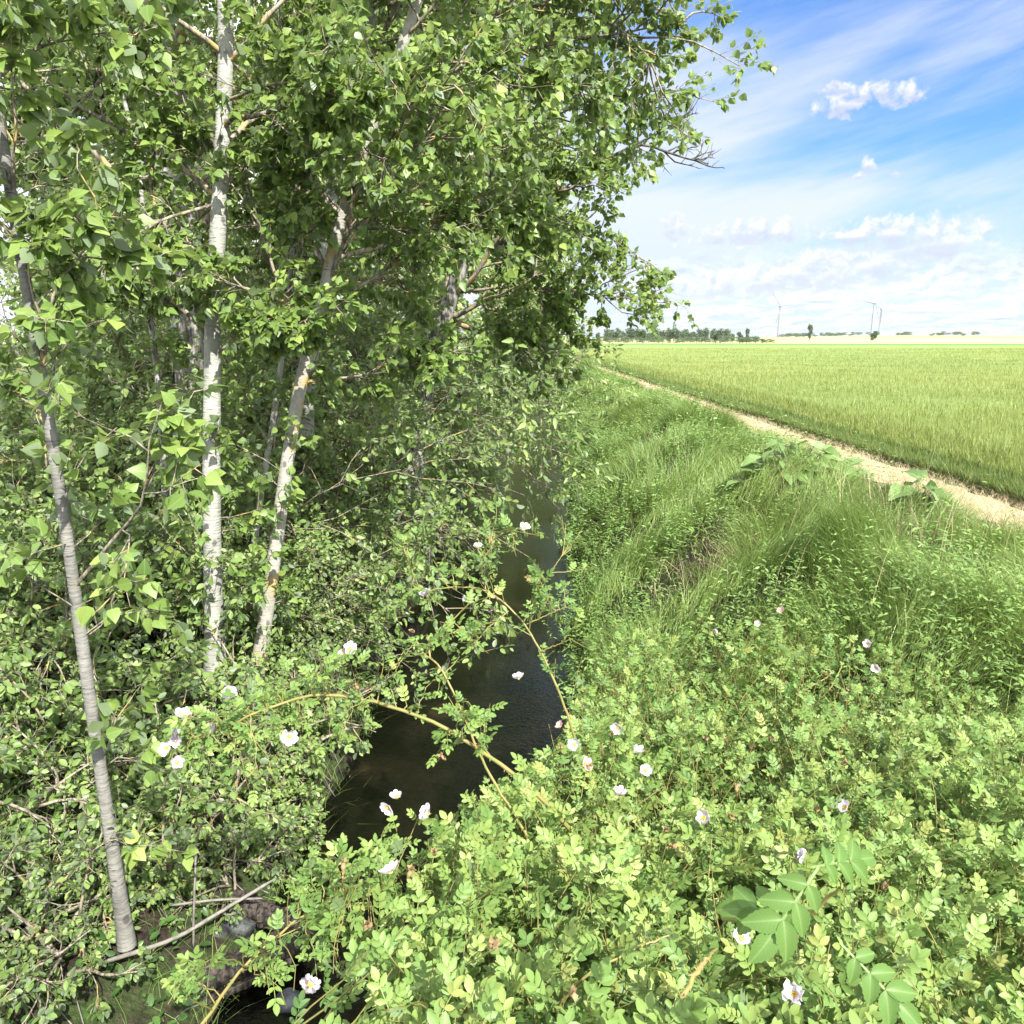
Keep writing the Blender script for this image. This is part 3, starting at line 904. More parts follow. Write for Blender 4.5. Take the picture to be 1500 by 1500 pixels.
def rose_leaves(rg, mb, Sh, per, size, t0=.15, rmean=.5, tips=True):
    n = len(Sh)
    if n == 0:
        return
    for T_, part in ((ROSE7, .6), (ROSE5, .4)):
        kk = max(1, int(round(per * part)))
        idx = np.repeat(np.arange(n), kk)
        t = t0 + (1 - t0) * rg.random(n * kk)
        pos, tan = samplepoly(Sh, idx, t)
        r = rg.normal(size=pos.shape)
        out = nrm(r - (r * tan).sum(1, keepdims=True) * tan)
        out[:, 2] = np.abs(out[:, 2]) * .6
        d = nrm(tan * .55 + out + rg.normal(0, .12, pos.shape) + np.array([0, 0, .1]))
        zh = nrm(np.array([-.15, -.25, 1.0]) + rg.normal(0, .38, pos.shape))
        sz = size * rg.uniform(.55, 1.25, n * kk) * (1.12 - .35 * t)
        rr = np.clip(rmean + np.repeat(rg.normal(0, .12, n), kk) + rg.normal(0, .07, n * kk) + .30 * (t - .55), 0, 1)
        TV, TF, LC = T_
        nn = len(pos); k = len(TV)
        M = basis(d, zh, sz)
        V = np.einsum('nij,kj->nki', M, TV) + pos[:, None, :]
        off = (np.arange(nn) * k)[:, None, None]
        Fs = [(f[None] + off).reshape(-1, f.shape[1]) for f in TF]
        mb.add(V.reshape(-1, 3), Fs, [np.repeat(rr, len(f)) for f in TF], np.tile(LC, (nn, 1)))


def shoots_to(rg, tips, L, spread=.5, k=6, up=1.0, lean=(0, -.1)):
    n = len(tips)
    d = nrm(np.stack([rg.normal(lean[0], spread, n), rg.normal(lean[1], spread, n), np.full(n, up)], 1))
    pts = [tips]
    for i in range(k - 1):
        d = nrm(d + rg.normal(0, .1, d.shape) + np.array([0, 0, .10]))
        pts.append(pts[-1] - d * (L / (k - 1))[:, None])
    return np.stack(pts[::-1], 1)


def petal_template():
    V = []; rows = []
    for i, (y, w_, z) in enumerate([(0, .07, 0), (.3, .30, .03), (.62, .52, .08), (.86, .54, .15), (1.0, .38, .20)]):
        row = []
        for s_ in (-1, -.5, 0, .5, 1):
            yy = y + (-.15 if (i == 4 and s_ == 0) else 0) - (.05 if i == 4 and abs(s_) == 1 else 0)
            V.append((s_ * w_, yy, z + .10 * s_ * s_ * y + .02 * math.sin(7 * y + 3 * s_)))
            row.append(len(V) - 1)
        rows.append(row)
    F = [[rows[i][j], rows[i][j + 1], rows[i + 1][j + 1], rows[i + 1][j]] for i in range(4) for j in range(4)]
    return np.array(V), [np.array(F)]


PET = petal_template()


def make_flower(parent, pos, nrm_dir, size, rg, mat, closed=0.0):
    zax = nrm(np.asarray(nrm_dir, float))
    x = nrm(np.cross(zax, [0.3, .2, .9])); y = np.cross(zax, x)
    mb = MB(); a0 = rg.uniform(0, 6)
    pos = np.asarray(pos) - np.array(parent.location)
    tilt = .30 + closed + rg.uniform(0, .25)
    ds = []; zs = []
    for i in range(5):
        a = a0 + i * 2 * PI / 5 + rg.normal(0, .08)
        rd = math.cos(a) * x + math.sin(a) * y
        tl = tilt + rg.normal(0, .12)
        ds.append(rd * math.cos(tl) + zax * math.sin(tl)); zs.append(zax * math.cos(tl) - rd * math.sin(tl))
    scatter(mb, PET[0], PET[1], basis(np.array(ds), np.array(zs), size * rg.uniform(.46, .56, 5)), np.repeat(pos[None], 5, 0) + np.array(zs) * rg.uniform(0, .003, (5, 1)), rg.random(5))
    f = mb.build('flower', mat, parent, lc=True)
    mb = MB()
    n = 26
    a = rg.uniform(0, 2 * PI, n); r_ = size * rg.uniform(.03, .17, n)
    p0 = pos + zax * .002 + (np.cos(a)[:, None] * x + np.sin(a)[:, None] * y) * (r_ * .4)[:, None]
    p1 = pos + zax * (size * .16) + (np.cos(a)[:, None] * x + np.sin(a)[:, None] * y) * r_[:, None]
    p1b = p1 + zax * .0016
    tubes(mb, np.stack([p0, p1], 1), np.full((n, 2), .0005), 3)
    tubes(mb, np.stack([p1 - zax * .0012, p1b, p1b + zax * .0012], 1), np.array([[.0008, .0017, .0006]]).repeat(n, 0), 5)
    c = np.stack([pos + zax * .001, pos + zax * .004, pos + zax * .0055])[None]
    tubes(mb, c, np.array([[size * .085, size * .07, .0005]]), 9)
    mb.build('stamens', M_STAMEN, f)
    return f


def make_wither(parent, pos, rg, size=.011):
    """green-brown hip with dry sepals"""
    pos = np.asarray(pos) - np.array(parent.location)
    d = nrm(np.array([rg.normal(0, .5), rg.normal(0, .5) - .3, .8]))
    mb = MB()
    pr = np.array([[.3, .75, 1, .8, .45]]) * size * .7
    tubes(mb, (pos + d[None] * np.linspace(-1, 1, 5)[:, None] * size)[None], pr, 8)
    n = 8
    rd = nrm(rg.normal(0, 1, (n, 3)) + d * 1.1)
    scatter(mb, SIM[0], SIM[1], basis(rd, rg.normal(0, 1, (n, 3)), size * rg.uniform(.9, 1.7, n)), np.repeat((pos + d * size)[None], n, 0), rg.random(n))
    return mb.build('withered_flower', M_WITHER, parent)


def Dbush(py):
    return np.interp(py, [880, 950, 1000, 1050, 1100, 1150, 1250, 1350, 1500, 1620], [5.6, 4.6, 4.0, 3.4, 2.95, 2.6, 2.05, 1.62, 1.16, .95])


def sample_bush(rg, n, y0, y1, xmin, xmax, jit=(-.12, .55)):
    py = y0 + (y1 - y0) * rg.random(n); px = np.interp(py, xmin[0], xmin[1]) + (xmax - np.interp(py, xmin[0], xmin[1])) * rg.random(n)
    px = px + rg.normal(0, 10, n)
    j = jit[0] + (jit[1] - jit[0]) * rg.random(n) ** 1.4
    bump_ = (fbm(px, py, .011, 91) - .5)
    D = Dbush(py) * (1 + .25 * bump_) + j * Dbush(py) / 2.6
    kp = rg.random(n) < np.clip((fbm(px, py, .021, 35) - .30) * 4.5, .12, 1)
    return np.array([P(a, b, c) for a, b, c in zip(px[kp], py[kp], D[kp])])


def build_rose(name, label, loc, tips, seed, L=(.3, .7), size=.088, per=9, canes=(), sprays=(), flowers=(), withers=(), rmean=.5, side=3, cat='rose bush', group=None, flD=None):
    rg = np.random.default_rng(seed)
    root = thing(name, label, cat, loc, group)
    o = np.array(loc, float)
    mbS = MB(); mbL = MB()
    if len(tips):
        Sh = shoots_to(rg, tips, rg.uniform(L[0], L[1], len(tips))) - o
        tubes(mbS, Sh, .0022 * np.linspace(1.6, .5, 6)[None].repeat(len(Sh), 0), 4)
        rose_leaves(rg, mbL, Sh, per, size, .2, rmean)
        # old woody stems inside, from the foot up to the shoots
        k = min(len(Sh), 60)
        st = Sh[rg.choice(len(Sh), k, False), 0]
        foot = np.stack([rg.normal(0, .3, k), rg.normal(0, .3, k), np.zeros(k)], 1)
        foot[:, :2] += st[:, :2] * .55
        foot[:, 2] = height(foot[:, 0] + o[0], foot[:, 1] + o[1]) - o[2] - .05
        tt = np.linspace(0, 1, 7)[None, :, None]
        W = foot[:, None] * (1 - tt) + st[:, None] * tt
        W[:, :, 2] += (np.sin(tt * PI) * .18)[..., 0]
        W[:, 1:-1] += rg.normal(0, .03, (k, 5, 3))
        tubes(mbS, W, .007 * np.linspace(1, .45, 7)[None].repeat(k, 0), 5)
    cpts = []
    for pts, r, ns in canes:
        C_ = spline(PL(pts), 30) - o
        cpts.append(C_)
        C_[1:-1] += rg.normal(0, min(.002, r * .25), (28, 3))
        mb = MB(); tubes(mb, C_[None], (r * np.linspace(1, .45, 30))[None], 10)
        # hooked thorns
        ti = rg.uniform(.05, .95, 26); p_, t_ = samplepoly(C_[None], np.zeros(26, int), ti)
        rr = rg.normal(size=p_.shape); pr = nrm(rr - (rr * t_).sum(1, keepdims=True) * t_)
        tubes(mb, np.stack([p_, p_ + pr * r * 1.2 - t_ * .001, p_ + pr * r * 1.9 - t_ * .004], 1), np.array([[r * .5, r * .25, .0003]]).repeat(26, 0), 4)
        mb.build('cane', M_CANE, root)
        if ns:
            A, _, _, _ = children(rg, C_[None], ns, .25, 1, (.08, .24), (35, 75), 6, (0, -.1, .35), .12, .02)
            tubes(mbS, A, .002 * np.linspace(1.4, .5, 6)[None].repeat(len(A), 0), 4)
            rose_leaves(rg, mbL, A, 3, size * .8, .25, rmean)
    for (cx, cy, rx, ry, D, n) in sprays:
        a = rg.uniform(0, 2 * PI, n); q = np.sqrt(rg.random(n))
        tp = np.array([P(cx + rx * q_ * math.cos(a_), cy + ry * q_ * math.sin(a_), D + rg.normal(0, .10)) for a_, q_ in zip(a, q)])
        tp = tp - o; allc = np.concatenate(cpts)
        dist = np.linalg.norm(tp[:, None] - allc[None], axis=2) + rg.random((n, len(allc))) * .06
        b0 = allc[dist.argmin(1)]; tq = np.linspace(0, 1, 7)[None, :, None]
        Sh = b0[:, None] * (1 - tq) + tp[:, None] * tq
        Sh[:, :, 2] += (4 * tq * (1 - tq))[..., 0] * (.03 + .10 * np.linalg.norm(tp - b0, axis=1))[:, None]
        Sh[:, 1:-1] += rg.normal(0, .006, (n, 5, 3))
        tubes(mbS, Sh, .0016 * np.linspace(1.5, .5, 7)[None].repeat(n, 0), 4)
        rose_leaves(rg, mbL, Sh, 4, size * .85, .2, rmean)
    mbS.build('stems', M_CANE, root)
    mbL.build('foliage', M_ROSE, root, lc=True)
    for f in flowers:
        px, py, D, kind = f
        p = P(px, py, D)
        toc = nrm(np.array([0, 0, CAM_Z]) - p)
        nd = toc * .55 + np.array([-.2, -.1, .55]) + rg.normal(0, .55, 3)
        make_flower(root, p, nd, .060 * rg.uniform(.8, 1.15), rg, M_PETALP if kind == 'p' else M_PETAL, .35 if kind == 'c' else 0.0)
    for px, py, D in withers:
        make_wither(root, P(px, py, D), rg)
    return root


rgb_ = np.random.default_rng(404)
XMIN = ([1040, 1060, 1120, 1160, 1190, 1215, 1260, 1300, 1360, 1420, 1500, 1620], [835, 815, 750, 700, 610, 560, 560, 530, 520, 530, 530, 480])
tipsA = np.concatenate([sample_bush(rgb_, 1400, 1050, 1270, XMIN, 1600), sample_bush(rgb_, 980, 1250, 1640, XMIN, 1640)])
fl = lambda l, dd=.16: [(a, b, float(Dbush(b)) - dd, k) for a, b, k in l]
flA = fl([(582, 1170, 'w'), (570, 1181, 'w'), (628, 1192, 'w'), (573, 1279, 'w'), (840, 1091, 'w'), (905, 1066, 'w'), (822, 1064, 'p'), (1033, 1197, 'w'), (1240, 1184, 'w'),
          (908, 1166, 'c'), (1083, 1376, 'w'), (1165, 1457, 'c'), (1181, 1262, 'c'), (935, 1104, 'c'), (945, 1130, 'w'), (855, 1120, 'p')])
flA += [(453, 1447, 1.72, 'w'), (511, 950, 2.55, 'w'), (501, 963, 2.55, 'p'), (265, 1050, 2.5, 'w'), (277, 1051, 2.5, 'p'), (252, 1078, 2.48, 'w'), (259, 1084, 2.48, 'w'), (247, 1096, 2.48, 'w'), (258, 1118, 2.45, 'p'), (424, 1080, 2.45, 'w'), (337, 1018, 2.55, 'w'), (317, 1067, 2.5, 'c'),
        (760, 995, 2.9, 'w')]
wiA = [(a, b, float(Dbush(b)) - .14) for a, b in [(897, 1076), (823, 1095), (950, 1082), (862, 1125), (1035, 1083), (1063, 1084), (1100, 1095), (1128, 1082), (976, 1216), (988, 1240), (1069, 1195), (1079, 1156), (1178, 1300), (1195, 1185), (1143, 1233),
                                                   (637, 1250), (503, 1270), (541, 1355), (838, 1455), (720, 1385), (600, 1280), (1235, 1118), (1295, 1300)]] + [(523, 1007, 2.5), (368, 1078, 2.5), (605, 925, 2.9), (690, 1068, 2.4), (650, 1110, 2.4)]
canesA = [
    ([(850, 1230, 2.5), (740, 1125, 2.45), (690, 1090, 2.45), (600, 1045, 2.5), (530, 1025, 2.55), (480, 1018, 2.55), (430, 1024, 2.55), (380, 1042, 2.5), (330, 1065, 2.5), (285, 1080, 2.5)], .0085, 8),
    ([(790, 1260, 2.3), (757, 1198, 2.35), (715, 1130, 2.4), (677, 1044, 2.45), (649, 985, 2.5), (628, 953, 2.55), (663, 908, 2.6), (687, 885, 2.6)], 0.0055, 7),
    ([(240, 1560, 1.75), (300, 1495, 1.8), (350, 1425, 1.85), (430, 1352, 1.95), (500, 1312, 2.0), (535, 1293, 2.0)], .0055, 6),
    ([(985, 1490, 1.15), (1005, 1450, 1.18), (1030, 1410, 1.25), (1050, 1390, 1.35)], .006, 0),
    ([(800, 1500, 1.4), (865, 1425, 1.4), (920, 1395, 1.42), (980, 1370, 1.45)], .004, 0),
    ([(1060, 1345, 1.2), (1120, 1352, 1.1), (1180, 1340, 1.0), (1230, 1300, .95)], .005, 0),
]
spA = [(300, 1095, 60, 45, 2.5, 15), (400, 1062, 70, 35, 2.55, 14), (480, 1090, 40, 30, 2.55, 6), (385, 1150, 40, 40, 2.5, 5), (480, 985, 60, 18, 2.55, 7), (560, 985, 40, 20, 2.5, 3),
       (655, 1035, 55, 40, 2.45, 7), (640, 960, 40, 35, 2.5, 3), (705, 1095, 30, 40, 2.4, 4), (480, 1290, 50, 55, 2.0, 14), (510, 1390, 60, 55, 1.85, 14), (268, 1462, 30, 25, 1.75, 4), (430, 1445, 50, 35, 1.8, 6), (640, 1130, 20, 25, 2.4, 2)]
roseA = build_rose('dog_rose_bush', 'big dog rose in the near right corner with a thick cane arching over the water', (.9, 2.1, ground_z(.9, 2.1)), tipsA, 41, canes=canesA, sprays=spA, flowers=flA, withers=wiA, rmean=.52)
# the big leaves closest to the camera
FINE = leaf_fine()
rg = np.random.default_rng(77)
LP = pinnate(7, FINE, lsize=.32)
for (a, b_, sz, roll) in [((1200, 1270, .86), (1090, 1440, .78), .135, 0), ((1190, 1330, .86), (1040, 1330, .90), .12, .5), ((1230, 1380, .84), (1330, 1480, .78), .115, -.4), ((1190, 1270, .88), (1310, 1250, .92), .11, .3)]:
    p0 = P(*a); p1 = P(*b_)
    M = basis((p1 - p0)[None], nrm(np.array([[.1 + roll * .5, -.75, .75]])), [sz])[0]
    V = LP[0] @ M.T + p0 - np.array(roseA.location)
    mb = MB(); mb.add(V, LP[1], [np.full(len(f), .3) for f in LP[1]], LP[2])
    mb.build('compound_leaf', M_ROSE, roseA, lc=True)

roseC = build_rose('dog_rose_bush', 'slender dog rose with one thin brown cane bowed over the open stream', (.75, 3.2, ground_z(.75, 3.2)), np.zeros((0, 3)), 43,
                   canes=[([(845, 1090, 3.1), (825, 1030, 3.1), (800, 970, 3.15), (760, 905, 3.2), (710, 865, 3.25), (650, 862, 3.25), (615, 870, 3.25)], .006, 10),
                          ([(712, 866, 3.25), (705, 815, 3.3), (730, 785, 3.3), (766, 772, 3.3)], .003, 6), ([(617, 868, 3.25), (603, 835, 3.25), (590, 800, 3.25)], .0028, 6),
                          ([(765, 915, 3.2), (800, 850, 3.25), (832, 800, 3.3)], .003, 7), ([(745, 895, 3.2), (710, 925, 3.15), (690, 950, 3.1)], .003, 6), ([(770, 915, 3.2), (830, 888, 3.2)], .003, 3), ([(790, 955, 3.15), (840, 935, 3.1)], .003, 3)],
                   sprays=[(680, 830, 45, 22, 3.25, 5), (750, 810, 40, 30, 3.25, 4), (610, 890, 40, 20, 3.25, 5), (810, 880, 30, 30, 3.2, 5), (700, 940, 25, 20, 3.15, 3), (775, 860, 25, 25, 3.25, 3)],
                   flowers=[(699, 803, 3.2, 'w'), (768, 776, 3.2, 'w'), (683, 879, 3.15, 'c'), (625, 873, 3.2, 'w')], withers=[(690, 866, 3.1), (775, 850, 3.15)], rmean=.42, size=.08)
tipsB = sample_bush(rgb_, 900, 905, 1075, ([880, 960, 1080], [1010, 850, 835]), 1600, jit=(-.05, .5))
roseB = build_rose('dog_rose_bush', 'lower dog rose sprawling through the long grass higher up the right bank', (2.0, 4.4, ground_z(2.0, 4.4)), tipsB, 44, L=(.3, .6), per=7, size=.085,
                   flowers=fl([(1272, 943, 'w'), (1283, 978, 'w'), (1145, 895, 'p'), (1051, 924, 'p'), (1110, 915, 'w')], .12), withers=[(a, b, float(Dbush(b)) - .1) for a, b in [(1000, 930), (985, 1010), (1210, 985), (1150, 1000), (1240, 1010)]], rmean=.45)

# rose and other low growth on the left bank below the poplars
spL = MB()
M_IVY = leaf_mat('ground_leaf', [(.025, .06, .015), (.045, .10, .022), (.07, .14, .03)], trans=.2, rough=.4, vein=0)
rg = np.random.default_rng(88)
n = 16000
y = 2.2 * (30 / 2.2) ** rg.random(n); x = Lw(y) - .1 - rg.random(n) ** 1.2 * 7
cl = fbm(x, y, 1.1, 14); kp = rg.random(n) < np.clip((cl - .42) * 5 * np.interp(y, [3, 7], [.55, 1]), .0, 1); x, y = x[kp], y[kp]; n = len(x)
pos = np.stack([x, y, height(x, y) + rg.uniform(.02, .35, n) * fbm(x, y, 2, 3)], 1)
d = np.stack([rg.normal(0, 1, n), rg.normal(0, 1, n), rg.normal(.1, .4, n)], 1)
scatter(spL, OVA[0], OVA[1], basis(d, nrm(rg.normal(0, .4, (n, 3)) + np.array([0, -.2, 1])), .045 * (1 + y / 18) * rg.uniform(.6, 1.4, n)), pos, rg.random(n), lc=False)
spL.build('ground_cover', M_IVY)['kind'] = 'stuff'
mb = MB()
n = 7000
y = 2.4 * (9 / 2.4) ** rg.random(n); x = Lw(y) + .1 - rg.random(n) ** 1.5 * 2.6
cl = fbm(x, y, 1.7, 19); kp = rg.random(n) < np.clip((cl - .40) * 5, 0, 1); x, y = x[kp], y[kp]; n = len(x)
blades(mb, x, y, height(x, y) - .02, rg.uniform(.12, .42, n), rg.uniform(.003, .006, n), rg.uniform(.6, 1.6, n), rg, np.clip(rg.normal(.3, .2, n), 0, 1), 3)
mb.build('shade_grass', M_GRASS)['kind'] = 'stuff'

# low leafy growth on the shaded left bank
nettles = make_shrub('low nettle like growth on the shaded left bank above the logs', gl(-2.35, 4.6), 34, stems=30, H=(.5, 1.0), spread=.7, leaf=.055, tmpl=OVA, per=6, n2=5, n3=4, bias=(0, 0, 0))
for (x, y, rz, sc) in [(-2.0, 5.6, 1, .8), (-2.9, 5.2, 2, 1.0), (-3.3, 4.2, 3, 1.0), (-2.6, 3.5, 4, .8), (-1.9, 6.6, 5, .8), (-3.9, 5.4, 0, 1.1), (-4.0, 3.4, 1.4, 1.0), (-2.2, 6.0, 2.4, 1.1), (-1.95, 4.5, 3.3, .6), (-2.35, 3.9, .4, .7), (-2.75, 2.9, 5, .7), (-1.75, 5.1, 1.2, .6)]:
    dup(nettles, gl(x, y), rz, 'low leafy growth on the dark soil of the left bank below the poplars', 'low growth on the left bank', sc)
rg = np.random.default_rng(515)
mb = MB(); n = 260
y = rg.uniform(2.4, 7.5, n); x = Lw(y) + .15 - rg.random(n) * 2.4; a = rg.uniform(0, 6.3, n); L_ = rg.uniform(.08, .45, n)
q = np.linspace(-.5, .5, 4)[None]
X = x[:, None] + np.cos(a)[:, None] * L_[:, None] * q; Y = y[:, None] + np.sin(a)[:, None] * L_[:, None] * q
Z = height(X, Y) + rg.uniform(.005, .05, n)[:, None] + rg.normal(0, .012, (n, 4))
tubes(mb, np.stack([X, Y, Z], -1), rg.uniform(.0015, .005, n)[:, None] * np.linspace(1, .6, 4)[None], 4)
mb.build('twig_litter', M_STICK)['kind'] = 'stuff'


# ------------------------------------------------------------------ burdock
def burdock_leaf(rg):
    V = []; rows = []
    ph = rg.uniform(0, 6)
    for i, (y, w_) in enumerate([(-.10, .20), (0, .34), (.18, .43), (.4, .42), (.6, .34), (.8, .21), (.93, .1), (1.0, .01)]):
        row = []
        for s_ in np.linspace(-1, 1, 9):
            x = s_ * w_
            yy = y + (.12 if i == 0 and abs(s_) < .3 else 0)
            z = -.35 * y * y + .16 * abs(s_) * w_ / .4 + .05 * math.sin(11 * y + 4 * s_ + ph) * s_ * s_
            V.append((x, yy, z)); row.append(len(V) - 1)
        rows.append(row)
    F = [[rows[i][j], rows[i][j + 1], rows[i + 1][j + 1], rows[i + 1][j]] for i in range(7) for j in range(8)]
    return np.array(V), [np.array(F)]


def make_burdock(label, x, y, n, seed, R=.8, size=.34):
    rg = np.random.default_rng(seed)
    o = np.array(gl(x, y)); root = thing('burdock_plant', label, 'plant', tuple(o))
    mbS = MB()
    for i in range(n):
        a = rg.uniform(0, 2 * PI); r_ = R * math.sqrt(rg.random()); h = rg.uniform(.24, .5) * (1.1 - .5 * r_ / R)
        p = np.array([math.cos(a) * r_ * 1.25, math.sin(a) * r_ * .8, 0]); p[2] = ground_z(o[0] + p[0], o[1] + p[1]) - o[2] + h
        out = nrm(np.array([math.cos(a), math.sin(a), rg.normal(.15, .25)]))
        TV, TF = burdock_leaf(rg)
        M = basis(out[None], nrm(np.array([[-.15, -.3, 1]]) + rg.normal(0, .3, (1, 3))), [size * rg.uniform(.65, 1.2)])[0]
        mb = MB(); mb.add(TV @ M.T + p, TF, [np.full(len(f), np.clip(rg.normal(.5, .25), 0, 1)) for f in TF], TV)
        mb.build('leaf', M_BURD, root, lc=True)
        b0 = np.array([p[0] * .35, p[1] * .35, -.05])
        tubes(mbS, spline([b0, (b0 + p) / 2 + [0, 0, .06], p], 6)[None], np.linspace(.008, .005, 6)[None], 6)
    mbS.build('stalks', M_BURD, root)


make_burdock('broad leaved burdock clump at the top of the bank beside the sandy path', 3.75, 10.0, 44, 61, .62, .24)
make_burdock('smaller burdock clump at the right edge of the picture near the path', 4.62, 8.6, 12, 62, .3, .24)

# ------------------------------------------------------------------ dead wood and stones in the stream bed
def G(px, py, z):
    d = ray(px, py); t = (z - CAM_Z) / d[2]
    return np.array([0, 0, CAM_Z]) + d * t


def rough_log(name, label, pts, r, seed, cat='log', mat=None, s=18, k=40, amp=.22):
    rg = np.random.default_rng(seed)
    T = spline(np.array(pts), k)
    o = T[0].copy(); T = T - o
    T[1:-1] += rg.normal(0, r * .06, (k - 2, 3))
    tan = nrm(np.gradient(T, axis=0)); u = nrm(np.cross(tan, [0, 0, 1.0])); v = np.cross(tan, u)
    a = np.linspace(0, 2 * PI, s, endpoint=False)
    ridge = vnoise(a[None] * 3 + np.zeros((k, 1)), np.linspace(0, 5, k)[:, None] + a[None] * 0, 1.6, seed)
    prof = np.linspace(1, .8, k); prof[-1] *= .25; prof[-2] *= .8; prof[0] *= .35; prof[1] *= .85
    rr = r * prof[:, None] * (1 + amp * (ridge - .5) * 2 + rg.normal(0, .05, (k, s)))
    V = T[:, None] + rr[..., None] * (np.cos(a)[None, :, None] * u[:, None] + np.sin(a)[None, :, None] * v[:, None])
    i = np.arange(k - 1)[:, None] * s; q = np.arange(s)[None]; q2 = (q + 1) % s
    F = np.stack([i + q, i + q2, i + s + q2, i + s + q], -1).reshape(-1, 4)
    caps = np.array([list(range(s))[::-1]]); cape = np.array([[(k - 1) * s + j for j in range(s)]])
    ob = build(name, V.reshape(-1, 3), [F, caps, cape], mat or M_LOG, smooth_=False if amp > .15 else True)
    ob.location = o
    return tag(ob, label, cat)


rough_log('fallen_log', 'rotting dark log with flaking bark lying in the stream, nearer the bridge', [G(255, 1448, -1.60), G(330, 1420, -1.56), G(400, 1388, -1.54), G(470, 1362, -1.52)], .085, 71)
rough_log('fallen_log', 'shorter dark log running from the bank to the tip of the rotting one', [G(335, 1318, -1.45), G(385, 1335, -1.5), G(440, 1362, -1.55)], .075, 72)
rough_log('fallen_log', 'thin broken branch wood lying under the rotting log', [G(290, 1470, -1.64), G(360, 1440, -1.62), G(430, 1405, -1.62)], .028, 75, amp=.1)
rough_log('dead_stick', 'long pale dead stick slanting across the left bank above the logs', [G(150, 1410, -1.15), G(260, 1372, -1.25), G(340, 1325, -1.25), G(402, 1288, -1.2)], .012, 73, 'stick', M_STICK, 8, 26, .08)
rough_log('dead_stick', 'short pale stick lying over the end of the dark log', [G(250, 1326, -1.25), G(320, 1318, -1.27), G(385, 1316, -1.3)], .008, 74, 'stick', M_STICK, 8, 20, .08)
rough_log('dead_stick', 'thin upright dead shoot standing on the left bank over the sticks', [G(283, 1390, -1.4), P(285, 1300, 3.75), P(290, 1220, 3.8), P(300, 1260, 3.7) + np.array([.02, 0, .25])], .007, 76, 'stick', M_STICK, 8, 20, .08)


def stone(label, c, r, seed, mat=None):
    rg = np.random.default_rng(seed)
    nu, nv = 22, 14
    th = np.linspace(0, 2 * PI, nu, endpoint=False); ph = np.linspace(.02, PI - .02, nv)
    d = np.stack([np.sin(ph)[:, None] * np.cos(th)[None], np.sin(ph)[:, None] * np.sin(th)[None], np.repeat(np.cos(ph)[:, None], nu, 1)], -1)
    f = np.ones((nv, nu))
    for _ in range(9):
        n_ = nrm(rg.normal(size=3)); cut = rg.uniform(.62, .95)
        dd = (d * n_).sum(-1); f = np.minimum(f, np.where(dd > .05, cut / np.maximum(dd, .05), 9))
    V = d * f[..., None] * np.array(r) * (1 + rg.normal(0, .03, (nv, nu, 1)))
    i = np.arange(nv - 1)[:, None] * nu; q = np.arange(nu)[None]; q2 = (q + 1) % nu
    F = np.stack([i + q, i + nu + q, i + nu + q2, i + q2], -1).reshape(-1, 4)
    ob = build('stone', V.reshape(-1, 3), [F, np.array([list(range(nu))]), np.array([[(nv - 1) * nu + j for j in range(nu)][::-1]])], mat or M_STONE)
    ob.location = c
    tag(ob, label, 'stone')


stone('rounded grey stone in the wet gap between the two dark logs', G(345, 1352, -1.55), (.13, .12, .11), 81)
stone('smaller grey stone touching the rotting log on its bank side', G(312, 1378, -1.6), (.10, .09, .08), 82)
stone('small flat stone beside the dark water between the logs', G(362, 1378, -1.64), (.06, .05, .04), 83)
stone('pale wet stone showing through the rose leaves at the water', G(420, 1466, -1.68), (.085, .07, .06), 84, plain('pale_wet_stone', (.03, .034, .038), (.12, .13, .145), .5, 14, .5, .6))

# ------------------------------------------------------------------ far trees
def far_tree_mesh(name, label, loc, h, wd, seed, cat='tree', group=None, col=None, lobes=9, leafs=900, bottom=.12, lsz=.10):
    rg = np.random.default_rng(seed)
    root = thing(name, label, cat, loc, group)
    mb = MB(); tubes(mb, np.array([[(0, 0, -.3), (.02 * h, 0, h * .3), (0, .02 * h, h * .62), (0, 0, h * .9)]]), np.array([[.03, .024, .015, .004]]) * h, 7)
    for k in range(6):
        a = rg.uniform(0, 6.28); z0 = h * rg.uniform(.2, .6)
        tubes(mb, np.array([[(0, 0, z0), (math.cos(a) * wd * .25, math.sin(a) * wd * .25, z0 + h * .12), (math.cos(a) * wd * .42, math.sin(a) * wd * .42, z0 + h * .25)]]), np.array([[.012, .008, .003]]) * h, 5)
    mb.build('trunk', M_OLD, root)
    mb = MB()
    P_ = []
    for k in range(lobes):
        zc = h * rg.uniform(bottom + .12, .9); rr = wd * .5 * (1 - abs((zc / h - .5)) * 1.1)
        a = rg.uniform(0, 6.28); c = np.array([math.cos(a) * rr * .55, math.sin(a) * rr * .55, zc])
        m_ = leafs // lobes
        d = nrm(rg.normal(size=(m_, 3))) * (rg.random((m_, 1)) ** .4) * np.array([wd * .27, wd * .27, h * .14])
        P_.append(c + d)
    P_ = np.concatenate(P_); n = len(P_)
    scatter(mb, SIM[0], SIM[1], basis(rg.normal(size=(n, 3)), rg.normal(0, .6, (n, 3)) + np.array([-.3, -.3, .9]), h * lsz * rg.uniform(.5, 1.1, n)), P_, rg.random(n), lc=False)
    mb.build('crown', M_FAR, root)
    return root


rg = np.random.default_rng(909)


def far_at(px, D):
    x = (px - 750) / FPX * (D * 1.0) * 1.025
    return (x, D, ground_z(x, D) - .1)


def hgt(pxh, D):
    return pxh / FPX * D


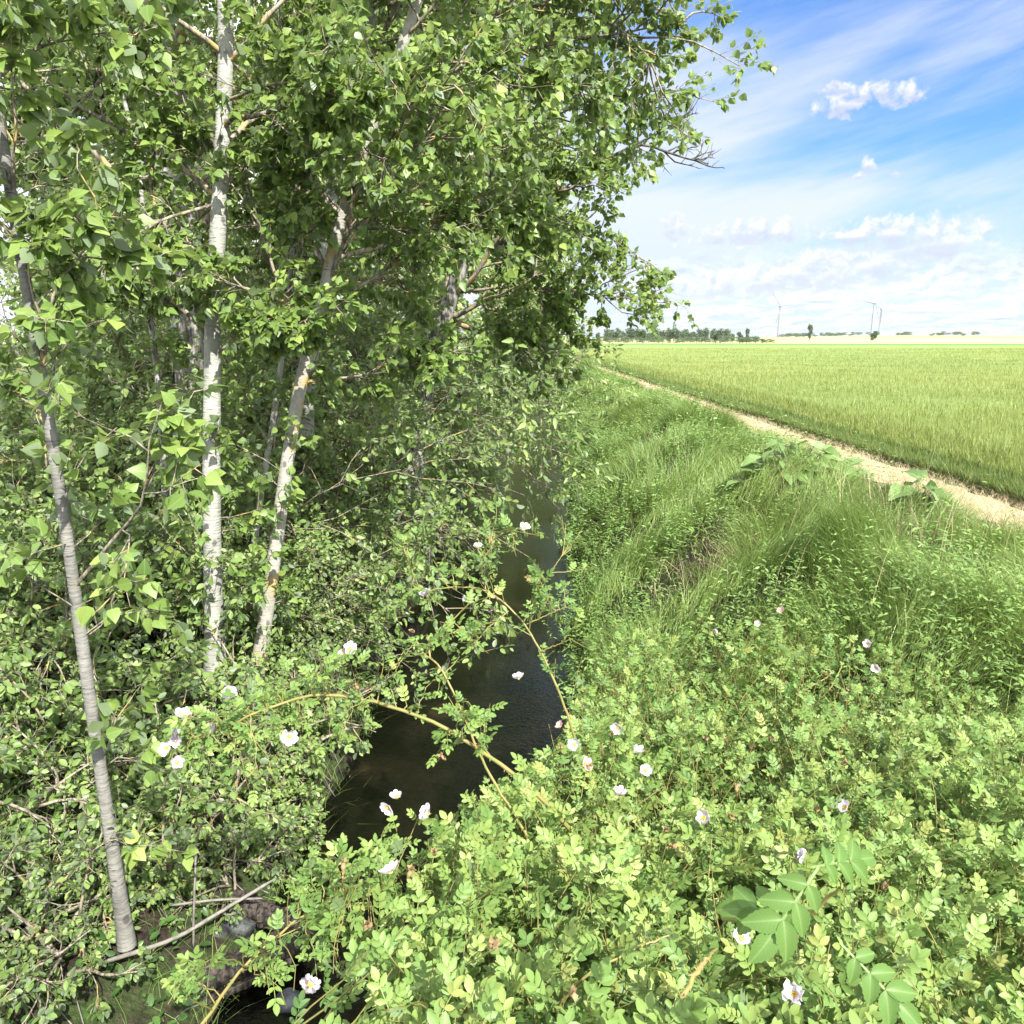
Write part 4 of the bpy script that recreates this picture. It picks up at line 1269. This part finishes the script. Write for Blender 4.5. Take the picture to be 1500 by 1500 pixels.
t1 = far_tree_mesh('field_tree', 'round headed tree in the distant belt beyond the wheat, just left of the column poplar', far_at(1068, 560), hgt(19, 560), hgt(10, 560), 1)
t2 = far_tree_mesh('column_poplar', 'dark column poplar in the distant belt beyond the wheat', far_at(1078, 560), hgt(21, 560), hgt(6, 560), 2, lobes=12)
t3 = far_tree_mesh('field_tree', 'feathery tall tree in the far left of the distant belt', far_at(935, 600), hgt(18, 600), hgt(9, 600), 3, leafs=520, bottom=.2)
t4 = far_tree_mesh('field_bush', 'low dark bush at the foot of the distant tree belt', far_at(1000, 545), hgt(9, 545), hgt(15, 545), 4, cat='bush', bottom=0)
dup(t2, far_at(1165, 800), 1, 'lone dark column poplar on the horizon between the wind turbines', None, 1.6)
dup(t1, far_at(1254, 620), 2, 'lone round tree standing at the edge of the yellow field on the right', None, 1.15)
for k, px in enumerate(np.linspace(872, 1060, 56)):
    D = rg.uniform(560, 680)
    tall = rg.random() < .72
    src = t3 if tall else t1
    dup(src, far_at(px + rg.normal(0, 3), D), rg.uniform(0, 6), 'tree in the long belt on the horizon beyond the wheat field', 'trees in the distant belt', rg.uniform(.75, 1.3) * D / 600)
for px in np.concatenate([np.linspace(868, 1105, 34), [1090, 1098, 1106, 1112, 1085, 1075, 1066]]):
    D = rg.uniform(520, 556)
    dup(t4, far_at(px + rg.normal(0, 3), D), rg.uniform(0, 6), 'low bush in the hedge along the foot of the distant tree belt', 'hedge bushes below the distant belt', rg.uniform(.6, 1.25))
for px in np.concatenate([rg.uniform(1112, 1400, 58), rg.uniform(1130, 1215, 20)]):
    D = rg.uniform(1150, 1500)
    dup(t4, far_at(px, D), rg.uniform(0, 6), 'tiny dark tree on the low ridge along the right horizon', 'trees along the far ridge', rg.uniform(.9, 1.7))

# ------------------------------------------------------------------ wind turbines
def turbine(label, px, hub_py, hpx, rot, yaw, blade=46, hubh=100):
    D = hubh * FPX / hpx
    hub = P(px, hub_py, D)
    gz = ground_z(hub[0], hub[1])
    H = hub[2] - gz
    o = np.array([hub[0], hub[1], gz]); root = thing('wind_turbine', label, 'wind turbine', tuple(o), 'wind turbines on the horizon')
    mb = MB(); zz = np.linspace(-1, H - 1.6, 8)
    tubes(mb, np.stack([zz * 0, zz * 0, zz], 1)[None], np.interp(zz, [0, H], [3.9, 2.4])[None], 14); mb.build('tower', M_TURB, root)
    yaw *= .45
    f = np.array([math.sin(yaw), -math.cos(yaw), 0.0]); sd = np.array([math.cos(yaw), math.sin(yaw), 0.0]); up = np.array([0, 0, 1.0])
    c = np.array([0, 0, H])
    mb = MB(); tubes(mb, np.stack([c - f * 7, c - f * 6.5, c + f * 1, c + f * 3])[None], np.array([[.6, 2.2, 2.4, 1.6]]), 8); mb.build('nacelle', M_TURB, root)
    hc = c + f * 4.2
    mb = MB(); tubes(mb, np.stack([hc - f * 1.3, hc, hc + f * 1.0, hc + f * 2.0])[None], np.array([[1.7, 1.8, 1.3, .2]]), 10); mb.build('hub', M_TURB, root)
    for i in range(3):
        a = rot + i * 2 * PI / 3
        d = math.sin(a) * sd + math.cos(a) * up; w_ = np.cross(f, d)
        t = np.linspace(0, 1, 9); ch = np.interp(t, [0, .06, .2, 1], [2.4, 2.8, 5.2, 1.6])
        V = []
        for tt, cw in zip(t, ch):
            q = hc + d * (1.5 + tt * blade)
            tw = .5 * (1 - tt); wd_ = w_ * math.cos(tw) + f * math.sin(tw); th = np.cross(d, wd_) * cw * .12
            V += [q - wd_ * cw * .3, q + th, q + wd_ * cw * .7, q - th]
        F = [[4 * k + j, 4 * k + (j + 1) % 4, 4 * k + 4 + (j + 1) % 4, 4 * k + 4 + j] for k in range(8) for j in range(4)]
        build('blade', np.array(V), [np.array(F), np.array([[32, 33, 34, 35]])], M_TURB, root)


R_ = math.radians
turbine('large wind turbine standing alone in the middle of the open horizon', 1143, 449, 45, R_(-42), R_(50), 52)
turbine('tallest wind turbine of the close pair at the right', 1281, 444, 46, R_(35), R_(68), 52)
turbine('shorter wind turbine of the close pair at the right, behind the tallest', 1291, 453, 37, R_(-60), R_(35), 50)
for lab, px, hy, hp, ro, ya in [
    ('small wind turbine rising behind the left end of the distant tree belt', 996, 476, 20, 40, 60), ('small dark looking wind turbine over the middle of the distant tree belt', 1039, 481, 16, 50, 60),
    ('wind turbine left of the pair of towers just right of the dark column poplar', 1088, 482, 13, -30, 20), ('bigger wind turbine right of the dark column poplar, blade pointing up right', 1100, 476, 22, 50, 55),
    ('wind turbine close behind the bigger one right of the dark column poplar', 1104, 479, 18, 20, 70), ('pale wind turbine with spread blades right of the two close towers', 1112, 481, 18, 0, 20),
    ('tiny wind turbine left of the lone column poplar', 1149, 481, 13, 15, 40), ('tiny wind turbine next to the lone column poplar, blades leaning right', 1158, 484, 11, 60, 50),
    ('small wind turbine tower with edge on blades right of the lone column poplar', 1181, 479, 16, 5, 85), ('small wind turbine with spread blades, second right of the lone column poplar', 1193, 478, 18, -25, 25),
    ('faintest wind turbine, between the spread one and the tiny one on the open horizon', 1125, 484, 11, 33, 30)]:
    turbine(lab, px, hy, hp, R_(ro), R_(ya), 46)

# ------------------------------------------------------------------ haze
def haze(density=.00004):
    x0, x1, y0, y1, z0, z1 = -4700, 4700, -80, 6200, -8, 290
    V = np.array([(x, y, z) for z in (z0, z1) for y in (y0, y1) for x in (x0, x1)], float)
    F = np.array([[0, 2, 3, 1], [4, 5, 7, 6], [0, 1, 5, 4], [2, 6, 7, 3], [0, 4, 6, 2], [1, 3, 7, 5]])
    m, nt, out = nodes_of('haze_air')
    v = N(nt, 'ShaderNodeVolumePrincipled', inp={'Color': (.80, .88, 1.0, 1), 'Density': density, 'Anisotropy': .2})
    nt.links.new(v.outputs[0], out.inputs['Volume'])
    o = build('haze', V, [F], m, smooth_=False); o['kind'] = 'stuff'


haze()

# ------------------------------------------------------------------ sky
SUN = nrm(np.array([.34, -.66, .70]))
EL = math.asin(SUN[2]); AZ = math.atan2(SUN[0], SUN[1])
EXPO = 1.64
wd = bpy.data.worlds.new('World'); S.world = wd; wd.use_nodes = True
nt = wd.node_tree; nt.nodes.clear()
out = nt.nodes.new('ShaderNodeOutputWorld'); bg = nt.nodes.new('ShaderNodeBackground')
sky = N(nt, 'ShaderNodeTexSky', sky_type='NISHITA', sun_disc=False, sun_elevation=EL, sun_rotation=AZ, air_density=1.0, dust_density=.6, ozone_density=2.0)
tc = N(nt, 'ShaderNodeTexCoord')
sp = N(nt, 'ShaderNodeSeparateXYZ', inp={0: tc.outputs['Generated']})
az = math_(nt, 'ARCTAN2', sp.outputs[0], sp.outputs[1]); el = math_(nt, 'ARCSINE', sp.outputs[2])


def vec(x, y, z=0.0):
    n = nt.nodes.new('ShaderNodeCombineXYZ')
    for i, v in enumerate((x, y, z)):
        if isinstance(v, bpy.types.NodeSocket):
            nt.links.new(v, n.inputs[i])
        else:
            n.inputs[i].default_value = v
    return n.outputs[0]


def lin(a, ka, b, kb, c=0.0):
    return math_(nt, 'ADD', math_(nt, 'ADD', math_(nt, 'MULTIPLY', a, ka), math_(nt, 'MULTIPLY', b, kb)), c)


def noise(v, s, d=5, r=.55, dist=0.0):
    return N(nt, 'ShaderNodeTexNoise', inp={'Vector': v, 'Scale': s, 'Detail': d, 'Roughness': r, 'Distortion': dist}).outputs[0]


def sstep(v, a, b):
    n = N(nt, 'ShaderNodeMapRange', interpolation_type='SMOOTHSTEP', inp={0: v, 1: a, 2: b, 3: 0.0, 4: 1.0}); return n.outputs[0]


CL = 2.05
phi = .22
u = lin(az, math.cos(phi), el, math.sin(phi)); v = lin(az, -math.sin(phi), el, math.cos(phi))
ci = noise(vec(math_(nt, 'MULTIPLY', u, 2.2), math_(nt, 'MULTIPLY', v, 13.0), 3.3), 1.0, 7, .55, .35)
ci2 = noise(vec(math_(nt, 'MULTIPLY', u, 9.0), math_(nt, 'MULTIPLY', v, 70.0), 1.3), 1.0, 4, .6, .3)
veil = math_(nt, 'ADD', ci, math_(nt, 'MULTIPLY', math_(nt, 'SUBTRACT', ci2, .5), .16))
# thicker low down and towards the left
bias_ = math_(nt, 'ADD', math_(nt, 'MULTIPLY', sstep(el, .45, .06), .26), math_(nt, 'MULTIPLY', sstep(az, .50, .10), .22))
veil = sstep(math_(nt, 'ADD', veil, bias_), .50, .98)
skyc = mixc(nt, 1.0, sky.outputs[0], (.15, .30, .48), 'MULTIPLY')
col = mixc(nt, math_(nt, 'MULTIPLY', veil, .92), skyc, (CL * .93, CL * .98, CL * 1.06))


def pix_az(px, py):
    d = nrm(ray(px, py)); return math.atan2(d[0], d[1]), math.asin(d[2])


cp = vec(az, el, 0.0)
cn = noise(cp, 60, 8, .62, .3); cn_l = noise(vec(math_(nt, 'ADD', az, -.005), math_(nt, 'ADD', el, .008), 0.0), 60, 8, .62, .3)
f = None; fu = None
for (px, py, rx, ry) in [(1238, 150, 32, 17), (1285, 134, 34, 11), (1222, 130, 20, 7), (1230, 166, 16, 8), (1325, 138, 24, 14), (1272, 240, 9, 13), (1262, 256, 8, 6), (1312, 254, 8, 5), (1100, 338, 54, 17), (1135, 340, 36, 17), (1050, 352, 38, 8), (1250, 345, 60, 14), (1300, 340, 60, 22),
                         (1290, 385, 60, 26), (1200, 395, 60, 28), (1120, 410, 60, 22), (990, 330, 20, 20), (1380, 350, 60, 30), (1050, 420, 50, 20), (600, 250, 90, 50), (200, 150, 90, 40)]:
    a, e = pix_az(px, py)
    dx = math_(nt, 'DIVIDE', math_(nt, 'SUBTRACT', az, a), rx / FPX * 1.15); dy = math_(nt, 'DIVIDE', math_(nt, 'SUBTRACT', el, e), ry / FPX * 1.15)
    g_ = math_(nt, 'SUBTRACT', 1.0, math_(nt, 'ADD', math_(nt, 'MULTIPLY', dx, dx), math_(nt, 'MULTIPLY', dy, dy)))
    dyu = math_(nt, 'DIVIDE', math_(nt, 'SUBTRACT', el, e - .6 * ry / FPX), .55 * ry / FPX)
    gu = math_(nt, 'MAXIMUM', math_(nt, 'SUBTRACT', 1.0, math_(nt, 'ADD', math_(nt, 'MULTIPLY', dx, dx), math_(nt, 'MULTIPLY', dyu, dyu))), -1.0)
    fu = gu if fu is None else math_(nt, 'MAXIMUM', fu, gu)
    g_ = math_(nt, 'MAXIMUM', g_, -1.0)
    f = g_ if f is None else math_(nt, 'MAXIMUM', f, g_)
dens = math_(nt, 'ADD', f, math_(nt, 'MULTIPLY', math_(nt, 'SUBTRACT', cn, .5), 4.2))
cm = sstep(dens, .0, 1.1)
lit = math_(nt, 'ADD', .62, math_(nt, 'MULTIPLY', math_(nt, 'SUBTRACT', cn, cn_l), 2.6), clamp=True)
cc = mixc(nt, lit, (CL * .62, CL * .71, CL * .90), (CL * 1.12, CL * 1.12, CL * 1.14))
und = sstep(math_(nt, 'ADD', fu, math_(nt, 'MULTIPLY', math_(nt, 'SUBTRACT', cn, .5), 2.5)), -.1, 1.0)
cc = mixc(nt, math_(nt, 'MULTIPLY', und, .75), cc, (CL * .60, CL * .68, CL * .86))
cumc, cumm = cc, cm
# banks of cumulus low over the horizon, flattened by perspective
le = math_(nt, 'LOGARITHM', math_(nt, 'ADD', math_(nt, 'MAXIMUM', el, 0.0), .018), 2.718)
bn = noise(vec(math_(nt, 'MULTIPLY', az, 17.0), math_(nt, 'MULTIPLY', le, 3.0), 5.0), 1.3, 8, .6, .3)
bn2 = noise(vec(math_(nt, 'ADD', math_(nt, 'MULTIPLY', az, 17.0), -.10), math_(nt, 'ADD', math_(nt, 'MULTIPLY', le, 3.0), .17), 5.0), 1.3, 8, .6, .3)
bm = math_(nt, 'MULTIPLY', sstep(bn, .38, .50), sstep(el, .115, .06))
blit = math_(nt, 'ADD', .66, math_(nt, 'MULTIPLY', math_(nt, 'SUBTRACT', bn, bn2), 3.4), clamp=True)
bc_ = mixc(nt, blit, (CL * .50, CL * .62, CL * .88), (CL * 1.1, CL * 1.12, CL * 1.15))
col = mixc(nt, math_(nt, 'MULTIPLY', sstep(el, .17, .03), .8), col, (CL * .64, CL * .79, CL * 1.04))
col = mixc(nt, math_(nt, 'MULTIPLY', bm, .92), col, bc_)
# fill light: extra bright broken cloud added over the unseen sky behind and left
on = noise(vec(math_(nt, 'MULTIPLY', sp.outputs[0], 3.0), math_(nt, 'MULTIPLY', sp.outputs[1], 3.0), 7.0), 1.0, 6, .55, .3)
om = math_(nt, 'MULTIPLY', sstep(on, .30, .55), math_(nt, 'MAXIMUM', math_(nt, 'MULTIPLY', sstep(az, .0, -.5), 1.0), math_(nt, 'MAXIMUM', sstep(az, .9, 1.4), sstep(el, .6, .9))))
col = mixc(nt, om, col, (6.0, 6.1, 6.2))
col = mixc(nt, math_(nt, 'MULTIPLY', cumm, .95), col, cumc)
nt.links.new(col, bg.inputs[0]); bg.inputs[1].default_value = .15
nt.links.new(bg.outputs[0], out.inputs[0])

sun = bpy.data.lights.new('sun', 'SUN'); sun.energy = 4.7; sun.angle = math.radians(.5); sun.color = (1, .955, .87)
so = bpy.data.objects.new('sun', sun); COL.objects.link(so)
so.rotation_euler = Vector(-SUN).to_track_quat('-Z', 'Y').to_euler()

# ------------------------------------------------------------------ camera and render settings
cam = bpy.data.cameras.new('camera'); co = bpy.data.objects.new('camera', cam); COL.objects.link(co)
co.location = (0, 0, CAM_Z); co.rotation_euler = (PI / 2 - PITCH, 0, 0)
cam.sensor_width = 36; cam.lens = FPX / 1500 * 36; cam.clip_start = .05; cam.clip_end = 12000
S.camera = co
S.view_settings.view_transform = 'Standard'; S.view_settings.look = 'None'; S.view_settings.exposure = EXPO; S.view_settings.gamma = 1
S.render.engine = 'CYCLES'
c = S.cycles
c.max_bounces = 5; c.diffuse_bounces = 4; c.glossy_bounces = 2; c.adaptive_threshold = .012; c.transmission_bounces = 3; c.transparent_max_bounces = 4
c.use_denoising = True
c.sample_clamp_indirect = 6
